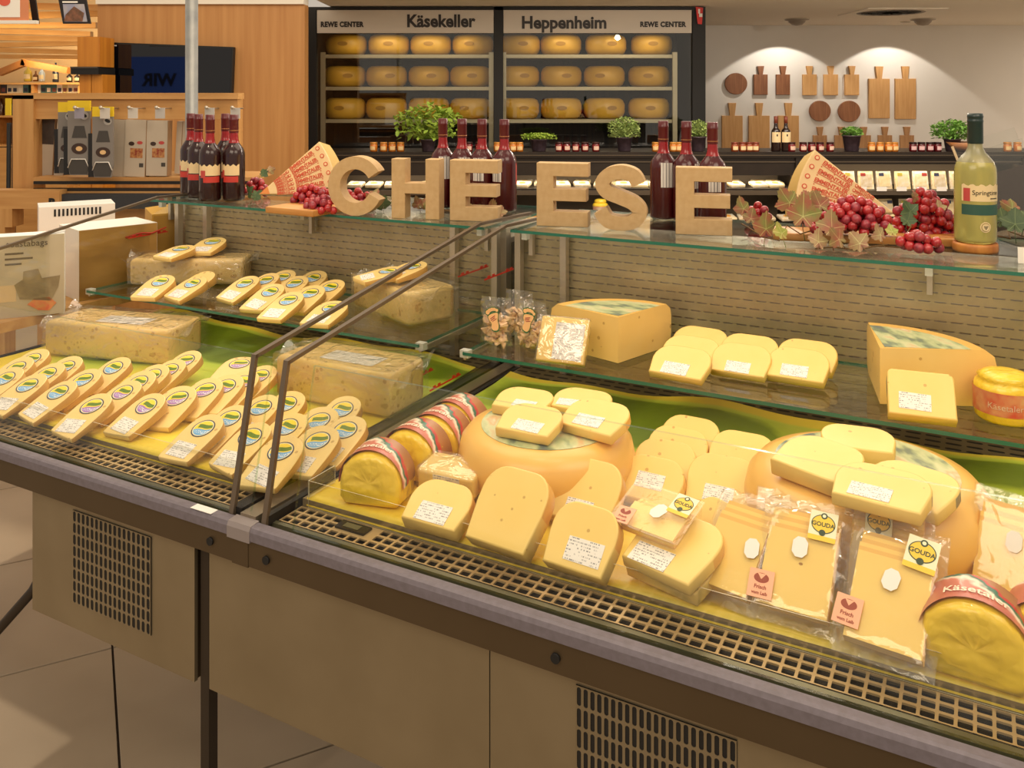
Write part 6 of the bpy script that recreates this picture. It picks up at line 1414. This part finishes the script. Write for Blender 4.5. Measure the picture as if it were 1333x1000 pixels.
# --- far bottle shelves, slats and posters
TB = 10.2
far_wood = M('far_oak', (214, 160, 92), .5, 0, (196, 140, 74), 3, (.5, 6, 6), .03)
fs_ = thing('bottle_shelf', 'pale wooden bottle shelf far behind the timber rack', 'shelf', (PX(40, TB), TB, 0))
def fb(name, a, b, y0, y1, t0, t1, mat): return bxw(name, PX(a, t0), PX(b, t0), t0, t1, PZ(y1, t0), PZ(y0, t0), mat, fs_)
for y_ in (109, 123, 152, 190): fb('shelf_board', -60, 105, y_-1.5, y_+1, TB-.3, TB+.3, far_wood)
for px in (-10, 43, 104): fb('divider', px-2, px+2, 108, 195, TB-.28, TB+.3, far_wood)
bxw('base', PX(-60, TB), PX(105, TB), TB-.3, TB+.3, 0, PZ(190, TB), far_wood, fs_)
bcol = [(206, 176, 60), (190, 200, 210), (40, 44, 56), (40, 24, 18), (40, 24, 18), (120, 70, 20)]
def far_bottle(px, yb, h, r, col, label, group=None):
    o = thing('spirit_bottle', label, 'bottle', (PX(px, TB-.15), TB-.15, PZ(yb, TB-.15)), 0, group); obj('bottle', MB().lathe([(r*.9, 0), (r, .01), (r, h*.55), (r*.5, h*.68), (r*.3, h*.74), (r*.3, h), (0, h)], 14).mesh('bottle', M('far_bottle_%s_%d' % (col, px), col, .2, coat=.4)), o)
    obj('front_label', arc_patch('front_label', r*1.02, -PI/2-1, -PI/2+1, h*.15, h*.42, lab_cream, 6), o)
far_bottle(37, 106, .20, .042, bcol[0], 'squat yellow bottle on the far pale shelf'); far_bottle(55, 106, .18, .034, bcol[1], 'clear bottle with blue label on the far pale shelf'); far_bottle(73, 107, .225, .034, bcol[2], 'tall dark bottle on the far pale shelf'); far_bottle(91, 107, .125, .032, bcol[3], 'short dark bottle with white cap on the far pale shelf'); far_bottle(101, 107, .115, .032, bcol[4], 'short dark bottle partly behind the oak post'); far_bottle(47, 106, .12, .03, bcol[5], 'small amber bottle between yellow and clear ones')
for k, px in enumerate((5, 13, 20, 27, 34, 50, 57, 64, 71, 78, 85, 92, 99)):
    hgt = .11; o = thing('boxed_bottle', 'small boxed spirit on the second tier of the far pale shelf', 'box', (PX(px, TB-.2), TB-.2, PZ(122, TB-.2)), 0, 'boxed spirits on the far shelf')
    obj('carton', MB().box(-.03, .03, 0, .06, 0, hgt).mesh('carton', M('far_box_%d' % k, random.choice([(190, 178, 120), (220, 210, 196), (50, 44, 50), (60, 100, 96), (214, 200, 170)]), .5)), o); obj('print', MB().box(-.02, .02, -.002, 0, hgt*.2, hgt*.6).mesh('print', M('far_print_%d' % k, random.choice([(230, 220, 200), (120, 60, 40), (40, 40, 60)]), .5)), o)
for k, px in enumerate((2, 10, 18, 26, 34, 50, 60, 70, 80, 90)):
    o = thing('spirit_bottle', 'dark bottle standing on the lowest visible tier of the far shelf', 'bottle', (PX(px, TB-.2), TB-.2, PZ(151, TB-.2)), 0, 'bottles on the low tier'); obj('bottle', MB().lathe([(.032, 0), (.034, .01), (.034, .11), (.014, .15), (.012, .2), (0, .2)], 12).mesh('bottle', M('low_b%d' % k, random.choice([(36, 30, 22), (70, 40, 20), (30, 50, 40)]), .2)), o)
# canopy of timber slats
cn = thing('timber_slat_canopy', 'ceiling canopy of long pale timber slats over the bottle area', 'canopy', (-4.6, 9.0, 2.2))
for y_, t, th_, a, b, sl in ((33, 7.6, .05, -40, 127, .0), (42, 8.0, .045, -40, 120, .03), (50, 8.4, .05, -40, 118, .02), (58, 8.8, .045, -40, 112, -.02), (66, 9.2, .05, -40, 108, .03), (74, 9.6, .045, -40, 106, .01), (20, 7.2, .05, -40, 130, -.03), (8, 7.0, .05, -40, 131, .03), (-6, 6.9, .05, -40, 131, 0)):
    X0, X1 = PX(a, t), PX(b, t); Z = PZ(y_, t); L = X1-X0
    obj('slat', MB().box(-L/2, L/2, -.03, .03, -th_/2, th_/2).mesh('slat', beam_m), cn, ((X0+X1)/2+4.6, t-9.0, Z-2.2), (0, sl, 0))
for x0_, z0_, x1_, z1_ in ((0, 95, 34, 81), (30, 81, 90, 92)):
    t = 9.8; a_, b_ = Vector((PX(x0_, t)+4.6, t-9, PZ(z0_, t)-2.2)), Vector((PX(x1_, t)+4.6, t-9, PZ(z1_, t)-2.2)); d = b_-a_; L = d.length
    obj('brace', MB().box(0, L, -.04, .04, -.035, .035).mesh('brace', M('brace_wood', (166, 106, 48), .5)), cn, a_, (0, -math.atan2(d.z, d.x), 0))
area_light((-4.6, 9.6, 2.05), (-4.6, 10.5, 1.6), 1.6, .2, 26, (1, .78, .45))
area_light((-4.4, 6.9, 1.75), (-4.4, 8.2, 2.4), 1.2, .3, 16, (1, .78, .45))
# oak box post at the television
op = thing('oak_post', 'oak clad post with a dark collar beside the television', 'post', (PX(118, 6.2), 6.2, 0)); S_ = 6.2
def ob(name, a, b, y0, y1, mat, d=0.0): return bxw(name, PX(a, S_), PX(b, S_), S_-d, S_+.2+d*.2, PZ(y1, S_), PZ(y0, S_), mat, op)
oakm = M('post_oak', (206, 136, 44), .5, 0, (186, 116, 34), 3, (8, 8, .3), .03)
ob('upper_block', 103, 132, 48, 88, oakm, .02); ob('collar', 97, 133, 88, 97, black, .05); ob('collar_lip', 97, 132, 87, 89, rail_m, .055); ob('lower_panel', 104, 119, 97, 420, oakm); ob('lower_panel', 120, 134, 97, 420, oakm)
# hanging posters
def poster(px0, px1, y0, y1, t, label, base, slant):
    S = t/F; w, h = (px1-px0)*S, (y1-y0)*S; o = thing('hanging_poster', label, 'poster', (PX((px0+px1)/2, t), t, PZ(y1, t)))
    pts = [(-w/2+slant, 0), (w/2+slant, 0), (w/2, h), (-w/2, h)]; me = outline_mesh('panel', pts, .012, base, 0); me.transform(Matrix.Rotation(PI/2, 4, 'X')); obj('panel', me, o); 
    for dx in (-w/3, w/3): obj('wire', MB().tube([(dx, -.006, h), (dx, -.006, h+.9)], .003, 5).mesh('wire', steel_light), o)
    return o, w, h
p1, w, h = poster(-30, 38, -14, 27, 5.2, 'white poster in an orange frame hanging above the timber rack', M('frame_orange', (206, 132, 92), .5), 0)
obj('sheet', MB().box(-w/2+.03, w/2-.045, -.015, -.0125, .02, h-.02).mesh('sheet', paper), p1); obj('red_dot', disc_mesh('red_dot', .035, .03, M('poster_red', (210, 90, 70), .5), 18, .002), p1, (.02, -.0155, h*.62), (PI/2, 0, 0)); obj('ledge', MB().box(-w/2, w/2+.06, -.03, .0, -.02, .0).mesh('ledge', paper), p1)
p3, w, h = poster(38, 46, -14, 31, 5.3, 'narrow dark poster edge beside the white poster', M('poster_black', (28, 22, 20), .4), .03)
p2, w, h = poster(76, 112, -10, 31, 5.2, 'dark slanted poster with a house photo hanging above the rack', MATS['poster_black'], .035)
ph_ = MB().add([(-w*.36+.024, -.0132, h*.06), (w*.42+.03, -.0132, h*.06), (w*.40+.014, -.0132, h*.62), (-w*.36+.012, -.0132, h*.62)], [(0, 1, 2, 3)]).mesh('photo', M('photo_sky', (96, 116, 170), .5, 0, (190, 180, 170), 10)); obj('photo', ph_, p2)
ro = outline_mesh('house_photo', [(-.06, 0), (.05, 0), (.06, .05), (.0, .09), (-.05, .04)], .001, M('house_photo', (84, 62, 44), .6, 0, (140, 90, 66), 30)); obj('house_photo', ro, p2, (.02, -.0135, h*.07), (PI/2, 0, 0)); obj('title_bar', MB().box(-w*.3, w*.25, -.014, -.0128, h*.66, h*.71).mesh('title', paper), p2)
